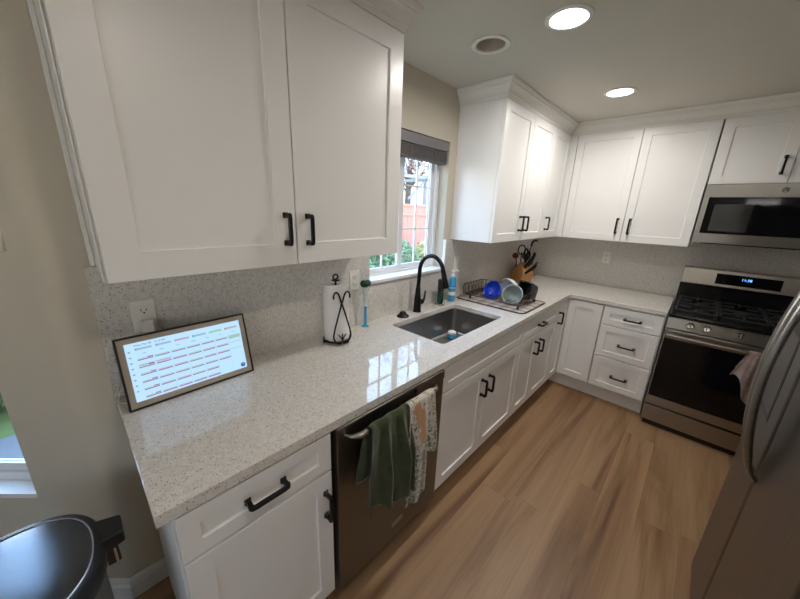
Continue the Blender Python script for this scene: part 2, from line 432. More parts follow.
# white edge strips where the stone splash meets the opening
B().box(XW+.0005, XS+.003, WY1+.001, WY1+.012, WZ0+.023, 1.377).done('edge_strip', sillw, w1)
w2 = window('window_2', NF, NS0, NS1, NZ0, NZ1, .09, 1, (), True, splits=2, fw=.05)
B().box(NS0+.001, NS1-.001, -.004, .06, NZ0, NZ0+.018, NF).done('window_sill', sillw, w2)
T3 = lambda s_, t_, z: (ex-t_, s_, z)
window('added_window_3', T3, -2.9, -1.9, .8, 1.8, .07, 1, (), True, splits=2, fw=.05)  # added unseen window, lets extra daylight into the nook
T4 = lambda s_, t_, z: (s_, -3.5-t_, z)
window('added_window_4', T4, 1.8, 2.4, .9, 2.1, .06, 1, (), True, splits=1, fw=.04)  # added unseen window for daylight and the bright streak on the microwave
T5 = lambda s_, t_, z: (2.48+t_, s_, z)
window('added_window_5', T5, -2.6, -1.6, 1.1, 2.05, .06, 1, (), True, splits=2, fw=.05)  # added unseen window, brightens the near cabinet fronts

# baseboards with a stepped profile
def sweep(b, path, prof, closed=False, side=1):
    """path: (x,y) list; prof: (offset,z) outline, closed; offset to the right of travel*side"""
    P = [Vector((x, y)) for x, y in path]; n = len(P); rs = []
    for i in range(n):
        ds = []
        if i > 0: ds.append((P[i]-P[i-1]).normalized())
        if i < n-1: ds.append((P[i+1]-P[i]).normalized())
        ns = [Vector((d.y, -d.x))*side for d in ds]
        if len(ns) == 2:
            m = (ns[0]+ns[1]).normalized(); k = 1/max(.2, m.dot(ns[0])); m = m*k
        else: m = ns[0]
        rs.append([(P[i].x+m.x*o, P[i].y+m.y*o, z) for o, z in prof])
    b.rings(rs, smooth=False)
    return b
bprof = [(0, 0), (.014, 0), (.014, .065), (.010, .075), (.010, .088), (.006, .098), (0, .10)]
p_end = NF(1.6, 0, 0)[:2]
arcp = [(x, y) for x, y in arc]
struct(sweep(B(), [(XW, .55), (XW, P0y), p_end], bprof, side=-1).done('baseboard_left', trimw))

# ---------------------------------------------------------------- stone
cf = .638
out = [(XS+.0005, 0.0), (cf, 0.0)]
r = .045; ic = (cf, YB-cf)
cxx, cyy = cf+r, YB-cf-r
out.append((cf, cyy))
for k in range(1, 7):
    a = PI-(PI/2)*k/6; out.append((cxx+r*math.cos(a), cyy+r*math.sin(a)))
out += [(1.306, YB-cf), (1.306, YS-.0005), (XS+.0005, YS-.0005)]
SX0, SX1, SY0, SY1 = .130, .515, 1.238, 1.908
ctop = B().poly(out, CT-.033, CT).done('countertop', quartzm, loc=(0, 0, CT-.033))
cutb = B(); rr_ = cutb.rrect(SX0, SX1, SY0, SY1, .022); cutb.poly(rr_, .7, 1.1); cut = cutb.done('cutter', quartzm)
md = ctop.modifiers.new('b', 'BOOLEAN'); md.object = cut; md.operation = 'DIFFERENCE'; md.solver = 'EXACT'
bpy.context.view_layer.update()
me = bpy.data.meshes.new_from_object(ctop.evaluated_get(bpy.context.evaluated_depsgraph_get()))
ctop.modifiers.clear(); ctop.data = me
bpy.data.objects.remove(cut)
md = ctop.modifiers.new('bev', 'BEVEL'); md.width = .003; md.segments = 2; md.limit_method = 'ANGLE'; md.angle_limit = .7
tag(ctop, 'long speckled white quartz countertop wrapping the corner, holding the sink', 'countertop')
b = B()
b.box(XW+.0005, XS, 0, WY0-.0005, CT-.033, 1.374); b.box(XW+.0005, XS, WY1+.013, YS-.001, CT-.033, 1.374)
b.box(XW+.0005, XS, WY0-.0005, WY1+.013, CT-.033, WZ0-.0005)
tag(b.done('backsplash', quartzm, loc=(XW, 0, CT), bevel=.001), 'speckled grey stone backsplash slab below the window, with three outlets', 'backsplash')
tag(B().box(XW+.001, 2.47, YS, YW-.0005, CT-.033, 1.42).done('backsplash', quartzm, loc=(0, YS, CT)), 'plain grey stone backsplash slab behind the range', 'backsplash')

# ---------------------------------------------------------------- cabinet parts
def shaker(b, F, w0, w1, z0, z1, d, th=.02, rail=.058, rec=.008):
    i = rail
    def P(w, dd, z): return F(w, dd, z)
    o = [(w0, z0), (w1, z0), (w1, z1), (w0, z1)]
    n = [(w0+i, z0+i), (w1-i, z0+i), (w1-i, z1-i), (w0+i, z1-i)]
    n2 = [(w0+i+.002, z0+i+.002), (w1-i-.002, z0+i+.002), (w1-i-.002, z1-i-.002), (w0+i+.002, z1-i-.002)]
    e = .0015
    oc = [(w0+e, z0+e), (w1-e, z0+e), (w1-e, z1-e), (w0+e, z1-e)]
    L = [[P(w, d-th, z) for w, z in o], [P(w, d-e, z) for w, z in o], [P(w, d, z) for w, z in oc], [P(w, d, z) for w, z in n], [P(w, d-rec, z) for w, z in n2]]
    b.rings(L, smooth=False)
    return b
def pull(F, w, z, d, length, vertical, parent, nm='handle'):
    """black bow pull with flared feet"""
    b = B(); h = length/2; so = .030; bw = .0058
    def Q(a, dd, c):   # a along the pull, c across
        return F(w+c, dd, z+a) if vertical else F(w+a, dd, z+c)
    for s_ in (-1, 1):
        a0 = s_*(h-.008)
        rs = []
        for dd, hw in ((d+.0005, .0095), (d+.004, .0090), (d+.010, .0062), (d+so, .0058)):
            rs.append([Q(a0-hw, dd, -hw), Q(a0+hw, dd, -hw), Q(a0+hw, dd, hw), Q(a0-hw, dd, hw)])
        b.rings(rs, smooth=False)
    pr_ = [(-h, d+so-.004), (-h+.006, d+so+.003), (-h+.02, d+so+.005), (h-.02, d+so+.005), (h-.006, d+so+.003), (h, d+so-.004)]
    rs = [[Q(a, dd-bw, -bw), Q(a, dd-bw, bw), Q(a, dd+bw, bw), Q(a, dd+bw, -bw)] for a, dd in pr_]
    b.rings(rs, smooth=False)
    return b.done(nm, black, parent, bevel=.0012)
def door(F, w0, w1, z0, z1, d, parent, hw=None, hz=None, vertical=True, name='door', length=.122, rail=.058):
    o = shaker(B(), F, w0, w1, z0, z1, d, rail=rail).done(name, white, parent)
    if hw is not None: pull(F, hw, hz, d, length, vertical, o)
    return o

DF = .630   # base door faces
TB = .148   # bottom of base doors
TT = .870   # top of base fronts
def base_body(F, w0, w1, parent, open_=False):
    b = B()
    b.box(w0, w1, XS+.003 if F is LF else -.03, DF-.022, .135, CT-.034, F)
    b.box(w0, w1, 0.0, DF-.085, .0005, .135, F)
    b.done('body', white, parent, bevel=.001)
g = 'white base cabinets'
c = thing('base_cabinet', 'white base cabinet left of the dishwasher, one drawer above one door', 'cabinet', (.3, .25, 0), g)
base_body(LF, .030, .469, c)
door(LF, .036, .4635, .726, TT, DF, c, .244, .803, False, 'drawer', .118, rail=.045)
door(LF, .036, .4635, TB, .718, DF, c, .436, .597, True, 'door', .112)
c = thing('base_cabinet', 'white base cabinet under the sink, false drawer front over two doors', 'cabinet', (.3, 1.5, 0), g)
b = B(); b.box(1.093, 1.11, XS+.003, DF-.022, .135, CT-.034, LF); b.box(1.983, 2.000, XS+.003, DF-.022, .135, CT-.034, LF); b.box(1.11, 1.983, XS+.003, DF-.022, .135, .155, LF)
b.box(1.11, 1.983, DF-.04, DF-.022, .155, CT-.034, LF); b.box(1.11, 1.983, 0, .006, .155, CT-.034, LF); b.box(1.093, 2.0, 0, DF-.085, .0005, .135, LF)
b.done('body', white, c)
door(LF, 1.097, 1.998, .735, TT, DF, c, name='drawer_front', rail=.045)
door(LF, 1.097, 1.5285, TB, .727, DF, c, 1.489, .609, True, 'door', .110)
door(LF, 1.5325, 1.998, TB, .727, DF, c, 1.573, .607, True, 'door', .110)
c = thing('base_cabinet', 'white base cabinet right of the sink cabinet, small drawer over two narrow doors', 'cabinet', (.3, 2.36, 0), g)
base_body(LF, 2.003, 2.728, c)
door(LF, 2.007, 2.724, .735, TT, DF, c, 2.328, .796, False, 'drawer', .108, rail=.045)
door(LF, 2.007, 2.3185, TB, .727, DF, c, 2.272, .617, True, 'door', .108)
door(LF, 2.3225, 2.724, TB, .727, DF, c, 2.368, .612, True, 'door', .108)
c = thing('base_cabinet', 'white corner base cabinet with two tall doors meeting at the inside corner', 'cabinet', (.3, 3.2, 0), g)
b = B(); b.box(XS+.003, DF-.022, 2.731, 3.63, .135, CT-.034); b.box(DF-.022, .897, YB-DF+.022, 3.63, .135, CT-.034)
b.box(0, DF-.085, 2.731, 3.6, .0005, .135); b.box(DF-.085, .897, YB-DF+.085, 3.6, .0005, .135)
b.done('body', white, c)
door(LF, 2.734, YB-DF-.004, TB, TT, DF, c, 2.757, .742, True, 'door', .108, rail=.05)
door(BF, DF+.004, .895, TB, TT, DF, c, name='door', rail=.058)
c = thing('base_cabinet', 'white base cabinet beside the range, stack of three drawers', 'cabinet', (1.1, 3.3, 0), g)
base_body(BF, .900, 1.305, c)
for z0, z1, hz in ((.716, TT, .792), (.434, .708, .562), (TB, .426, .278)):
    door(BF, .906, 1.296, z0, z1, DF, c, 1.111, hz, False, 'drawer', .119, rail=.05)

# wall cabinets
ZU0, ZU1, UD = 1.378, 2.262, .328
gu = 'white wall cabinets'
def wall_body(F, w0, w1, z0, z1, parent, dback):
    b = B(); b.box(w0, w1, dback, UD-.022, z0, z1+.03, F); b.done('body', white, parent, bevel=.001)
c = thing('wall_cabinet', 'large white wall cabinet above the tablet, two tall doors', 'cabinet', (0, .55, ZU0), gu)
wall_body(LF, .0285, 1.068, ZU0, ZU1, c, XW+.001)
door(LF, .030, .5455, ZU0+.001, ZU1, UD, c, .508, 1.503, True, 'door', .110, rail=.074)
door(LF, .5495, 1.067, ZU0+.001, ZU1, UD, c, .592, 1.500, True, 'door', .110, rail=.074)
b = B(); b.box(XW+.001, XW+.028, .016, .028, ZU0+.0, ZU1-.002)
b.box(UD-.045, UD-.022, .0225, .028, ZU0, ZU1-.002)
b.done('scribe_molding', trimw, c, bevel=.002)
c = thing('wall_cabinet', 'white wall cabinet right of the kitchen window, two narrow doors', 'cabinet', (0, 2.4, ZU0), gu)
wall_body(LF, 1.998, 2.882, ZU0, ZU1, c, XW+.001)
door(LF, 2.000, 2.442, ZU0+.001, ZU1, UD, c, 2.400, 1.507, True, 'door', .115)
door(LF, 2.446, 2.880, ZU0+.001, ZU1, UD, c, 2.488, 1.507, True, 'door', .115)
c = thing('wall_cabinet', 'white corner wall cabinet with a single door above the knife block', 'cabinet', (0, 3.1, ZU0), gu)
b = B(); b.box(XW+.001, UD-.022, 2.884, YW-.001, ZU0, ZU1+.03); b.box(UD-.022, .380, YB-UD+.005, YW-.001, ZU0, ZU1+.03); b.done('body', white, c)
door(LF, 2.884, YB-UD-.006, ZU0+.001, ZU1, UD, c, 2.945, 1.505, True, 'door', .115)
c = thing('wall_cabinet', 'white wall cabinet left of the microwave, two wide doors', 'cabinet', (.85, YW, ZU0), gu)
wall_body(BF, .382, 1.306, ZU0, ZU1, c, -.054)
door(BF, .386, .8545, ZU0+.001, ZU1, UD, c, .812, 1.508, True, 'door', .13)
door(BF, .8585, 1.303, ZU0+.001, ZU1, UD, c, .900, 1.508, True, 'door', .13)
c = thing('wall_cabinet', 'short white wall cabinet directly above the microwave', 'cabinet', (1.7, YW, 1.83), gu)
wall_body(BF, 1.312, 2.075, 1.834, ZU1, c, -.054)
door(BF, 1.316, 1.6915, 1.835, ZU1, UD, c, 1.652, 1.945, True, 'door', .115)
door(BF, 1.6955, 2.071, 1.835, ZU1, UD, c, 1.742, 1.945, True, 'door', .115)
c = thing('wall_cabinet', 'tall white wall cabinet with a single door on the far side of the microwave', 'cabinet', (2.2, YW, ZU0), gu)
wall_body(BF, 2.08, 2.475, ZU0, ZU1, c, -.054)
door(BF, 2.084, 2.471, ZU0+.001, ZU1, UD, c, 2.13, 1.51, True, 'door', .13)
cprof = [(0, ZU1+.001), (.006, ZU1+.001), (.006, ZU1+.022), (.012, ZU1+.026), (.014, ZU1+.036), (.020, ZU1+.048), (.032, ZU1+.062), (.040, ZU1+.068), (.040, ZU1+.074), (.047, ZU1+.080), (.050, ZU1+.088), (.050, H-.001), (0, H-.001)]
cp = UD-.004
tag(sweep(B(), [(XW+.002, .026), (cp, .026), (cp, 1.071), (XW+.002, 1.071)], cprof).done('crown_molding', trimw, loc=(0, .5, ZU1)), 'white crown molding on top of the large cabinet above the tablet', 'crown molding', 'crown moldings')
tag(sweep(B(), [(XW+.002, 1.995), (cp, 1.995), (cp, YB-cp), (2.47, YB-cp)], cprof).done('crown_molding', trimw, loc=(0, 2.5, ZU1)), 'long white crown molding running along the corner cabinets and over the microwave', 'crown molding', 'crown moldings')

# ---------------------------------------------------------------- dishwasher
c = thing('dishwasher', 'dark stainless dishwasher under the counter with towels on its bar', 'dishwasher', (.3, .78, 0))
B().box(.474, 1.087, 0.0, .60, .14, CT-.036, LF).done('tub', blackp, c)
dr = B().box(.482, 1.083, .602, .640, .125, .876, LF).done('door', ssd, c, bevel=.004, seg=2)
b = B(); b.box(.474, 1.087, .02, .545, .0005, .125, LF); b.done('toe_kick', blackp, c)
b = B(); b.box(.482, 1.083, .6405, .643, .836, .8745, LF); b.done('control_strip', ssd, c, bevel=.001)
b = B()
pts = [(.641, .512, .842), (.668, .520, .846), (.685, .545, .848), (.687, .58, .848), (.687, .985-.06, .848), (.685, .960, .848), (.668, .985, .846), (.641, .993, .842)]
b.tube(pts, [.003, .006, .011, .0125, .0125, .011, .006, .003], 14); b.done('handle', ss, c)
B().lathe([(.011, 0), (.011, .002), (.008, .003)], (.643, .877, .853), (1, 0, 0), 20).done('latch_indicator', blackgl, c)
b = B(); b.box(.640, .6412, .762, .832, .200, .224); b.done('badge', ss, c)

# towels
def drape(name, label, mat, xb, zb, y0, y1, bot, spread=0., folds=3, amp=.02, rb=.016, back=.25, group=None, T=None, seed=0, gather=0.):
    """cloth hung over a horizontal bar; bot(u) is the front bottom height"""
    rnd = random.Random(seed); ph = [rnd.random()*6 for _ in range(4)]
    T = T or (lambda x, y, z: (x, y, z))
    nu, nv = 60, 70
    def P(u, v):
        y = y0+(y1-y0)*u; zf = bot(u)
        Lf = zb-zf; Lb = back; La = PI*rb; tot = Lf+La+Lb; s_ = v*tot
        if s_ < Lb: x, z, fall, sd = xb-rb, zb-Lb+s_, (Lb-s_)/.3, -1
        elif s_ < Lb+La:
            a = PI-(s_-Lb)/rb; x, z, fall, sd = xb+rb*math.cos(a), zb+rb*math.sin(a), 0, 0
        else:
            q = s_-Lb-La; x, z, fall, sd = xb+rb, zb-q, q/.3, 1
        k = min(1, fall*1.6)
        w = .5+.5*math.sin(2*PI*folds*u+ph[0]+.6*fall)
        w2 = .5+.5*math.sin(2*PI*(folds*1.9)*u+ph[1]-1.1*fall)
        if sd > 0: x += amp*(w*.8+w2*.35)*(.25+.75*k)
        elif sd < 0: x -= .35*amp*w*k*.5
        else: x += amp*.25*w; z += amp*.15*w
        yc = (y0+y1)/2
        y = y+spread*(u-.5)*k+.006*math.sin(2*PI*folds*u+ph[2])*k
        return T(x, y, z)
    o = B().grid(P, nu, nv).done(name, mat, None, loc=T(xb, (y0+y1)/2, zb), solid=.004, recalc=False)
    return tag(o, label, 'towel', group)
drape('kitchen_towel', 'dark green towel draped over the dishwasher handle', greencl, .687, .848, .575, .765,
      lambda u: .535-.02*math.sin(u*PI*.9)-.085*u*u+.015*math.sin(9*u), spread=.075, folds=2.6, amp=.040, seed=3, back=.22)
drape('kitchen_towel', 'cream printed towel with tan and leaf pattern on the dishwasher handle', printcl, .687, .848, .772, .925,
      lambda u: .375 if u < .72 else .375+.20*smoothstep((u-.72)/.06), spread=.03, folds=1.7, amp=.022, seed=9, back=.16)

# ---------------------------------------------------------------- sink
c = thing('sink', 'undermount stainless steel sink basin set in the quartz counter', 'sink', (.32, 1.57, .68))
b = B()
def RR(x0, x1, y0, y1, r_, z): return [(x, y, z) for x, y in b.rrect(x0, x1, y0, y1, r_, 6)]
e = .004
L_ = [RR(SX0-.03, SX1+.03, SY0-.03, SY1+.03, .04, CT-.0345), RR(SX0-e, SX1+e, SY0-e, SY1+e, .024, CT-.0345), RR(SX0-e, SX1+e, SY0-e, SY1+e, .024, CT-.06), RR(SX0-e+.004, SX1+e-.004, SY0-e+.004, SY1+e-.004, .024, .73), RR(SX0+.004, SX1-.004, SY0+.004, SY1-.004, .03, .705), RR(SX0+.02, SX1-.02, SY0+.02, SY1-.02, .03, .692), RR(SX0+.12, SX1-.12, SY0+.2, SY1-.2, .03, .688)]
b.rings(L_, cap0=False, cap1=True); b.done('basin', sinkm, c, recalc=True, solid=.0015)
B().lathe([(.045, 0), (.045, .003), (.034, .004), (.030, -.000), (.0, -.001)], (.32, 1.56, .6895), n=28).done('drain', chrome, c)
# faucet
c = thing('faucet', 'matte black gooseneck pull-down faucet behind the sink', 'faucet', (.065, 1.555, CT))
fx, fy = .065, 1.553
B().lathe([(.029, .0005), (.029, .004), (.026, .010), (.0245, .05), (.0225, .09), (.0185, .13), (.016, .17)], (fx, fy, CT), n=28).done('base', black, c)
pts = []; 
for k in range(6): pts.append((fx+.006*k/5, fy, CT+.16+.12*k/5))
R_ = .095; cx0 = fx+.006+R_; zc = CT+.285
for k in range(0, 15):
    a = PI-PI*.93*k/14; pts.append((cx0+R_*math.cos(a), fy, zc+R_*1.12*math.sin(a)))
B().tube(pts, .0135, 14).done('neck', black, c)
p = Vector(pts[-1]); dn = (Vector(pts[-1])-Vector(pts[-2])).normalized(); dn = (dn+Vector((.12, 0, -.4))).normalized()
B().lathe([(.0145, -.012), (.0155, .02), (.0185, .075), (.0195, .10), (.0175, .108)], p, dn, 24).done('spray_head', black, c)
hb = B(); hb.lathe([(.0005, -.01), (.019, 0), (.019, .032), (.017, .042), (.0005, .043)], (fx, fy+.012, CT+.062), (0, 1, .0), 22)
hb.tube([(fx, fy+.048, CT+.062), (fx+.006, fy+.062, CT+.075), (fx+.008, fy+.066, CT+.105), (fx+.004, fy+.074, CT+.135)], [.012, .0085, .007, .0045], 12)
hb.done('lever', black, c)
o = B().lathe([(.0005, .0005), (.040, .0005), (.040, .004), (.032, .012), (.024, .017), (.020, .028), (.014, .034), (.0005, .035)], (.074, 1.402, CT), n=28).done('air_switch', black, loc=(.074, 1.402, CT))
for f in o.data.polygons: f.use_smooth = True
tag(o, 'small round black push button on the counter left of the faucet', 'button')

# ---------------------------------------------------------------- small things near the sink
px, py = .108, .862
t = thing('paper_towel_holder', 'black wrought iron paper towel holder with heart shaped scroll', 'paper towel holder', (px, py, CT))
b = B()
ringp = [(px+.066*math.cos(a), py+.066*math.sin(a), CT+.014) for a in [2*PI*k/36 for k in range(36)]]
b.tube(ringp, .0045, 8, closed=True)
for a in (.3, 2.4, 4.5):
    b.lathe([(.0005, .0005), (.008, .003), (.009, .009), (.006, .015), (.0005, .017)], (px+.066*math.cos(a), py+.066*math.sin(a), CT), n=12)
b.tube([(px-.066, py, CT+.014), (px+.066, py, CT+.014)], .004, 8); b.tube([(px, py-.066, CT+.014), (px, py+.066, CT+.014)], .004, 8)
b.done('base', black, t)
b = B(); b.tube([(px, py, CT+.012), (px, py, CT+.325)], .005, 8)
lp = [(px, py+.014*math.sin(a), CT+.337+.012*math.cos(a)*-1) for a in [2*PI*k/20 for k in range(20)]]
b.tube(lp, .004, 8, closed=True); b.lathe([(.0005, 0), (.020, .002), (.020, .006), (.0005, .010)], (px, py, CT+.316), n=20)
b.done('pole', black, t)
# scroll side arm stands on the ring in front of the roll (towards the room)
ang = -.25
sx, sy = px+.072*math.cos(ang), py+.072*math.sin(ang)
tx, ty = -math.sin(ang), math.cos(ang)
def SP(u, z): return (sx+tx*u*1.12+.004, sy+ty*u*1.12, CT+z*1.2)
b = B()
for sg in (-1, 1):
    pts = [SP(sg*u, z) for u, z in ((.004, .010), (.020, .012), (.034, .024), (.040, .045), (.034, .075), (.022, .115), (.008, .160), (-.006, .200), (-.013, .220), (-.022, .231), (-.032, .228), (-.037, .215), (-.036, .205))]
    # catmull smooth
    q = [Vector(p_) for p_ in pts]; sm_ = []
    for i in range(len(q)-1):
        p0, p1, p2, p3 = q[max(i-1, 0)], q[i], q[i+1], q[min(i+2, len(q)-1)]
        for k in range(4):
            s_ = k/4; sm_.append(.5*((2*p1)+(-p0+p2)*s_+(2*p0-5*p1+4*p2-p3)*s_*s_+(-p0+3*p1-3*p2+p3)*s_**3))
    sm_.append(q[-1]); b.tube(sm_, .0042, 8)
b.tube([SP(-.018, .050), SP(-.006, .036), SP(0, .020), SP(.006, .036), SP(.018, .050)], .003, 8)
b.tube([SP(0, .014), SP(0, .052)], .003, 8)
b.done('scroll', black, t)
b = B(); n_ = 48
b.lathe([(.020, 0.0), (.0615, 0.0), (.0625, .003), (.0625, .277), (.0615, .280), (.020, .280), (.020, .0)], (px, py, CT+.020), n=n_, cap0=False, cap1=False)
tag(b.done('paper_towel_roll', paperm, loc=(px, py, CT+.02)), 'white paper towel roll on the black iron holder', 'paper towel roll')

bx, by = .050, 1.105
t = thing('dish_brush', 'dish brush with green head standing upright beside the paper towels', 'brush', (bx, by, CT))
B().lathe([(.0005, .0005), (.021, .0005), (.021, .004), (.010, .008), (.009, .012), (.0005, .012)], (bx, by, CT), n=20).done('foot', bluep, t)
B().lathe([(.008, .012), (.009, .05), (.0075, .09), (.009, .12), (.0005, .125)], (bx, by, CT), n=16).done('grip', bluep, t)
b = B(); b.lathe([(.0085, .124), (.010, .15), (.012, .18), (.015, .20), (.018, .215), (.018, .235), (.0005, .24)], (bx, by, CT), n=18); b.done('liquid_handle', palep, t)
b = B()
for dx, dy, rr0 in ((0, -.014, .021), (.002, .014, .020), (.01, 0, .018)):
    b.lathe([(.0005, -rr0), (rr0*.6, -rr0*.8), (rr0, 0), (rr0*.6, rr0*.8), (.0005, rr0)], (bx+dx, by+dy, CT+.258), n=14)
b.done('bristle_head', greenb, t)

jx, jy = .075, 1.80
t = thing('soap_jar', 'small clear glass jar behind the sink beside the faucet', 'jar', (jx, jy, CT))
B().lathe([(.0005, .0005), (.032, .0005), (.033, .006), (.033, .090), (.0315, .090), (.031, .010), (.0005, .008)], (jx, jy, CT), n=28).done('glass', clearp, t)
t = thing('dish_brush', 'dark green brush standing inside the clear jar', 'brush', (jx, jy, CT))
B().lathe([(.0005, .010), (.016, .012), (.023, .03), (.023, .085), (.021, .10)], (jx, jy, CT), n=18).done('bristle_head', greenb, t)
B().box(jx-.016, jx+.016, jy-.022, jy+.022, CT+.098, CT+.195).done('grip', blackp, t, bevel=.006, seg=3)
qx, qy = .068, 1.955
t = thing('soap_bottle', 'bright blue soap bottle with white pump behind the sink', 'bottle', (qx, qy, CT))
B().lathe([(.0005, .0005), (.024, .0005), (.027, .006), (.027, .165), (.024, .180), (.012, .190), (.0005, .190)], (qx, qy, CT), n=26).done('body', bluep, t)
b = B(); b.lathe([(.026, .0), (.0277, .0), (.0277, .006), (.026, .006)], (qx, qy, CT+.105), n=26, cap0=False, cap1=False)
b.lathe([(.0277, .0), (.0279, .0), (.0279, .028), (.0277, .028)], (qx, qy, CT+.050), n=26, cap0=False, cap1=False); b.done('label', whitep, t)
b = B(); b.lathe([(.014, .190), (.014, .207), (.006, .210), (.005, .225), (.012, .227), (.012, .240), (.0005, .242)], (qx, qy, CT), n=18)
b.tube([(qx, qy, CT+.234), (qx+.012, qy+.030, CT+.236), (qx+.018, qy+.052, CT+.228)], [.007, .006, .004], 10); b.done('pump', whitep, t)
# brush lying in the sink
sx_, sy_ = .20, 1.80
t = thing('scrub_brush', 'round white and blue scrub brush lying in the sink', 'brush', (sx_, sy_, .695))
b = B(); b.lathe([(.0005, .022), (.020, .024), (.030, .034), (.028, .046), (.012, .054), (.0005, .055)], (sx_, sy_, .695), n=22); b.done('head', whitep, t)
B().lathe([(.0005, .0), (.026, .0), (.032, .008), (.031, .024), (.0005, .026)], (sx_, sy_, .695), n=22).done('bristles', bluep, t)

# drying mat + rack with dishes
mx0, mx1, my0, my1 = .040, .595, 2.050, 2.490
b = B(); rp = b.rrect(mx0, mx1, my0, my1, .045, 6); b.poly(rp, CT+.0008, CT+.008)
t = b.done('drying_mat', plaidm, loc=((mx0+mx1)/2, (my0+my1)/2, CT), bevel=.002); tag(t, 'plaid drying mat with black piped edge under the dish rack', 'drying mat')
B().tube([(x, y, CT+.0055) for x, y in B().rrect(mx0, mx1, my0, my1, .045, 8)], .0042, 8, closed=True).done('piping', blackp, t)
t = thing('dish_rack', 'bronze wire dish rack holding bowls on the drying mat', 'dish rack', (.32, 2.28, CT))
rx0, rx1, ry0, ry1 = .075, .535, 2.120, 2.420
zb_ = CT+.034
b = B()
b.tube([(x, y, zb_) for x, y in b.rrect(rx0, rx1, ry0, ry1, .03, 4)], .0033, 6, closed=True)
b.tube([(rx0, ry0, zb_), (rx0-.012, ry0, zb_+.06), (rx0-.012, ry0+.02, zb_+.075), (rx0-.012, ry1-.02, zb_+.075), (rx0+.01, ry1+.006, zb_+.075), (rx1-.01, ry1+.006, zb_+.075), (rx1+.012, ry1-.02, zb_+.075), (rx1+.012, ry0+.02, zb_+.075), (rx1+.012, ry0, zb_+.06), (rx1, ry0, zb_)], .0033, 6)
for k in range(13):
    x = rx0+.02+(rx1-rx0-.04)*k/12; b.tube([(x, ry0, zb_), (x, ry1, zb_)], .0018, 6)
for k in range(5):
    y = ry0+.03+(ry1-ry0-.06)*k/4; b.tube([(rx0, y, zb_-.002), (rx1, y, zb_-.002)], .0018, 6)
for k in range(9):
    x = rx0+.02+(rx1-rx0-.04)*k/8
    for yy, y2 in ((ry1, ry1+.006),): b.tube([(x, yy, zb_), (x, y2, zb_+.075)], .0018, 6)
for k in range(6):
    y = ry0+.02+(ry1-ry0-.04)*k/5
    b.tube([(rx0, y, zb_), (rx0-.012, y, zb_+.075)], .0018, 6); b.tube([(rx1, y, zb_), (rx1+.012, y, zb_+.075)], .0018, 6)
for k in range(5):
    y = ry0+.045+k*.05
    b.tube([(rx0+.012, y, zb_), (rx0+.016, y+.01, zb_+.085), (rx0+.05, y+.012, zb_+.085), (rx0+.054, y, zb_)], .0019, 6)
b.done('wire_frame', wirem, t)
for x, y in ((rx0+.06, ry0), (rx1-.01, ry0), (rx0+.06, ry1), (rx1-.01, ry1)):
    B().lathe([(.0005, .0), (.009, .0), (.009, .018), (.006, .026), (.0005, .027)], (x, y, CT+.0085), n=14).done('foot', blackp, t)
def bowl(name, label, c_, axis, r_, depth, mat, thick=.004, ribs=0, cat='bowl', mat2=None):
    """open shell: axis points out of the mouth; c_ is the mouth centre"""
    b = B(); n = 40
    prof = []
    for k in range(9):
        a = k/8*PI/2; prof.append((max(.0005, r_*(.25+.75*math.sin(a))) if k else .0005, -depth*math.cos(a)))
    prof[0] = (.0005, -depth)
    inner = [(max(.0005, q[0]-thick), min(q[1]+thick, 0)) for q in prof][::-1]
    rim = [(r_+.004, -.003), (r_+.005, .001), (r_, .003)]
    b.lathe(prof+rim+inner, c_, axis, n, cap0=False, cap1=False)
    o = b.done(name, mat, loc=c_, merge=.0004)
    return tag(o, label, cat)
bowl('bowl', 'bright blue bowl leaning in the dish rack', (.250, 2.245, .992), (-.18, -.93, .42), .073, .062, bluebowl)
bowl('bowl', 'grey-green ribbed bowl leaning in the dish rack in front', (.435, 2.205, 1.000), (.10, -.93, .42), .073, .085, graybowl, .005)
bowl('bowl', 'pale grey bowl upside down behind the blue bowl', (.345, 2.345, 1.010), (-.25, -.62, -.30), .080, .055, palebowl)
# black tub leaning on the right
t = thing('food_container', 'black rectangular food tub leaning at the right end of the dish rack', 'container', (.5, 2.35, zb_))
b = B()
def TUB(x, y, z):
    v = Matrix.Rotation(math.radians(-14), 3, 'Z') @ Matrix.Rotation(math.radians(78), 3, 'X') @ Vector((x, y, z))
    return tuple(v+Vector((.487, 2.335, 1.022)))
rs = []
for z, hx, hy in ((-.07, .045, .048), (.02, .058, .062), (.026, .063, .067), (.030, .063, .067), (.030, .056, .060), (.02, .054, .058), (-.064, .042, .045)):
    rs.append([TUB(x, y, z) for x, y in b.rrect(-hx, hx, -hy, hy, .014, 4)])
b.rings(rs, smooth=False); b.done('tub', blackp, t)
for s_ in (-.03, 0, .03):
    pts = [TUB(s_-.004, -.060, .0), TUB(s_+.004, -.060, .0), TUB(s_+.004, -.052, -.068), TUB(s_-.004, -.052, -.068)]
rbm = B()
for s_ in (-.034, -.012, .012, .034):
    rbm.tube([TUB(s_, .0615, .010), TUB(s_*.8, .050, -.066)], .0022, 6)
rbm.done('rib', blackp, t)

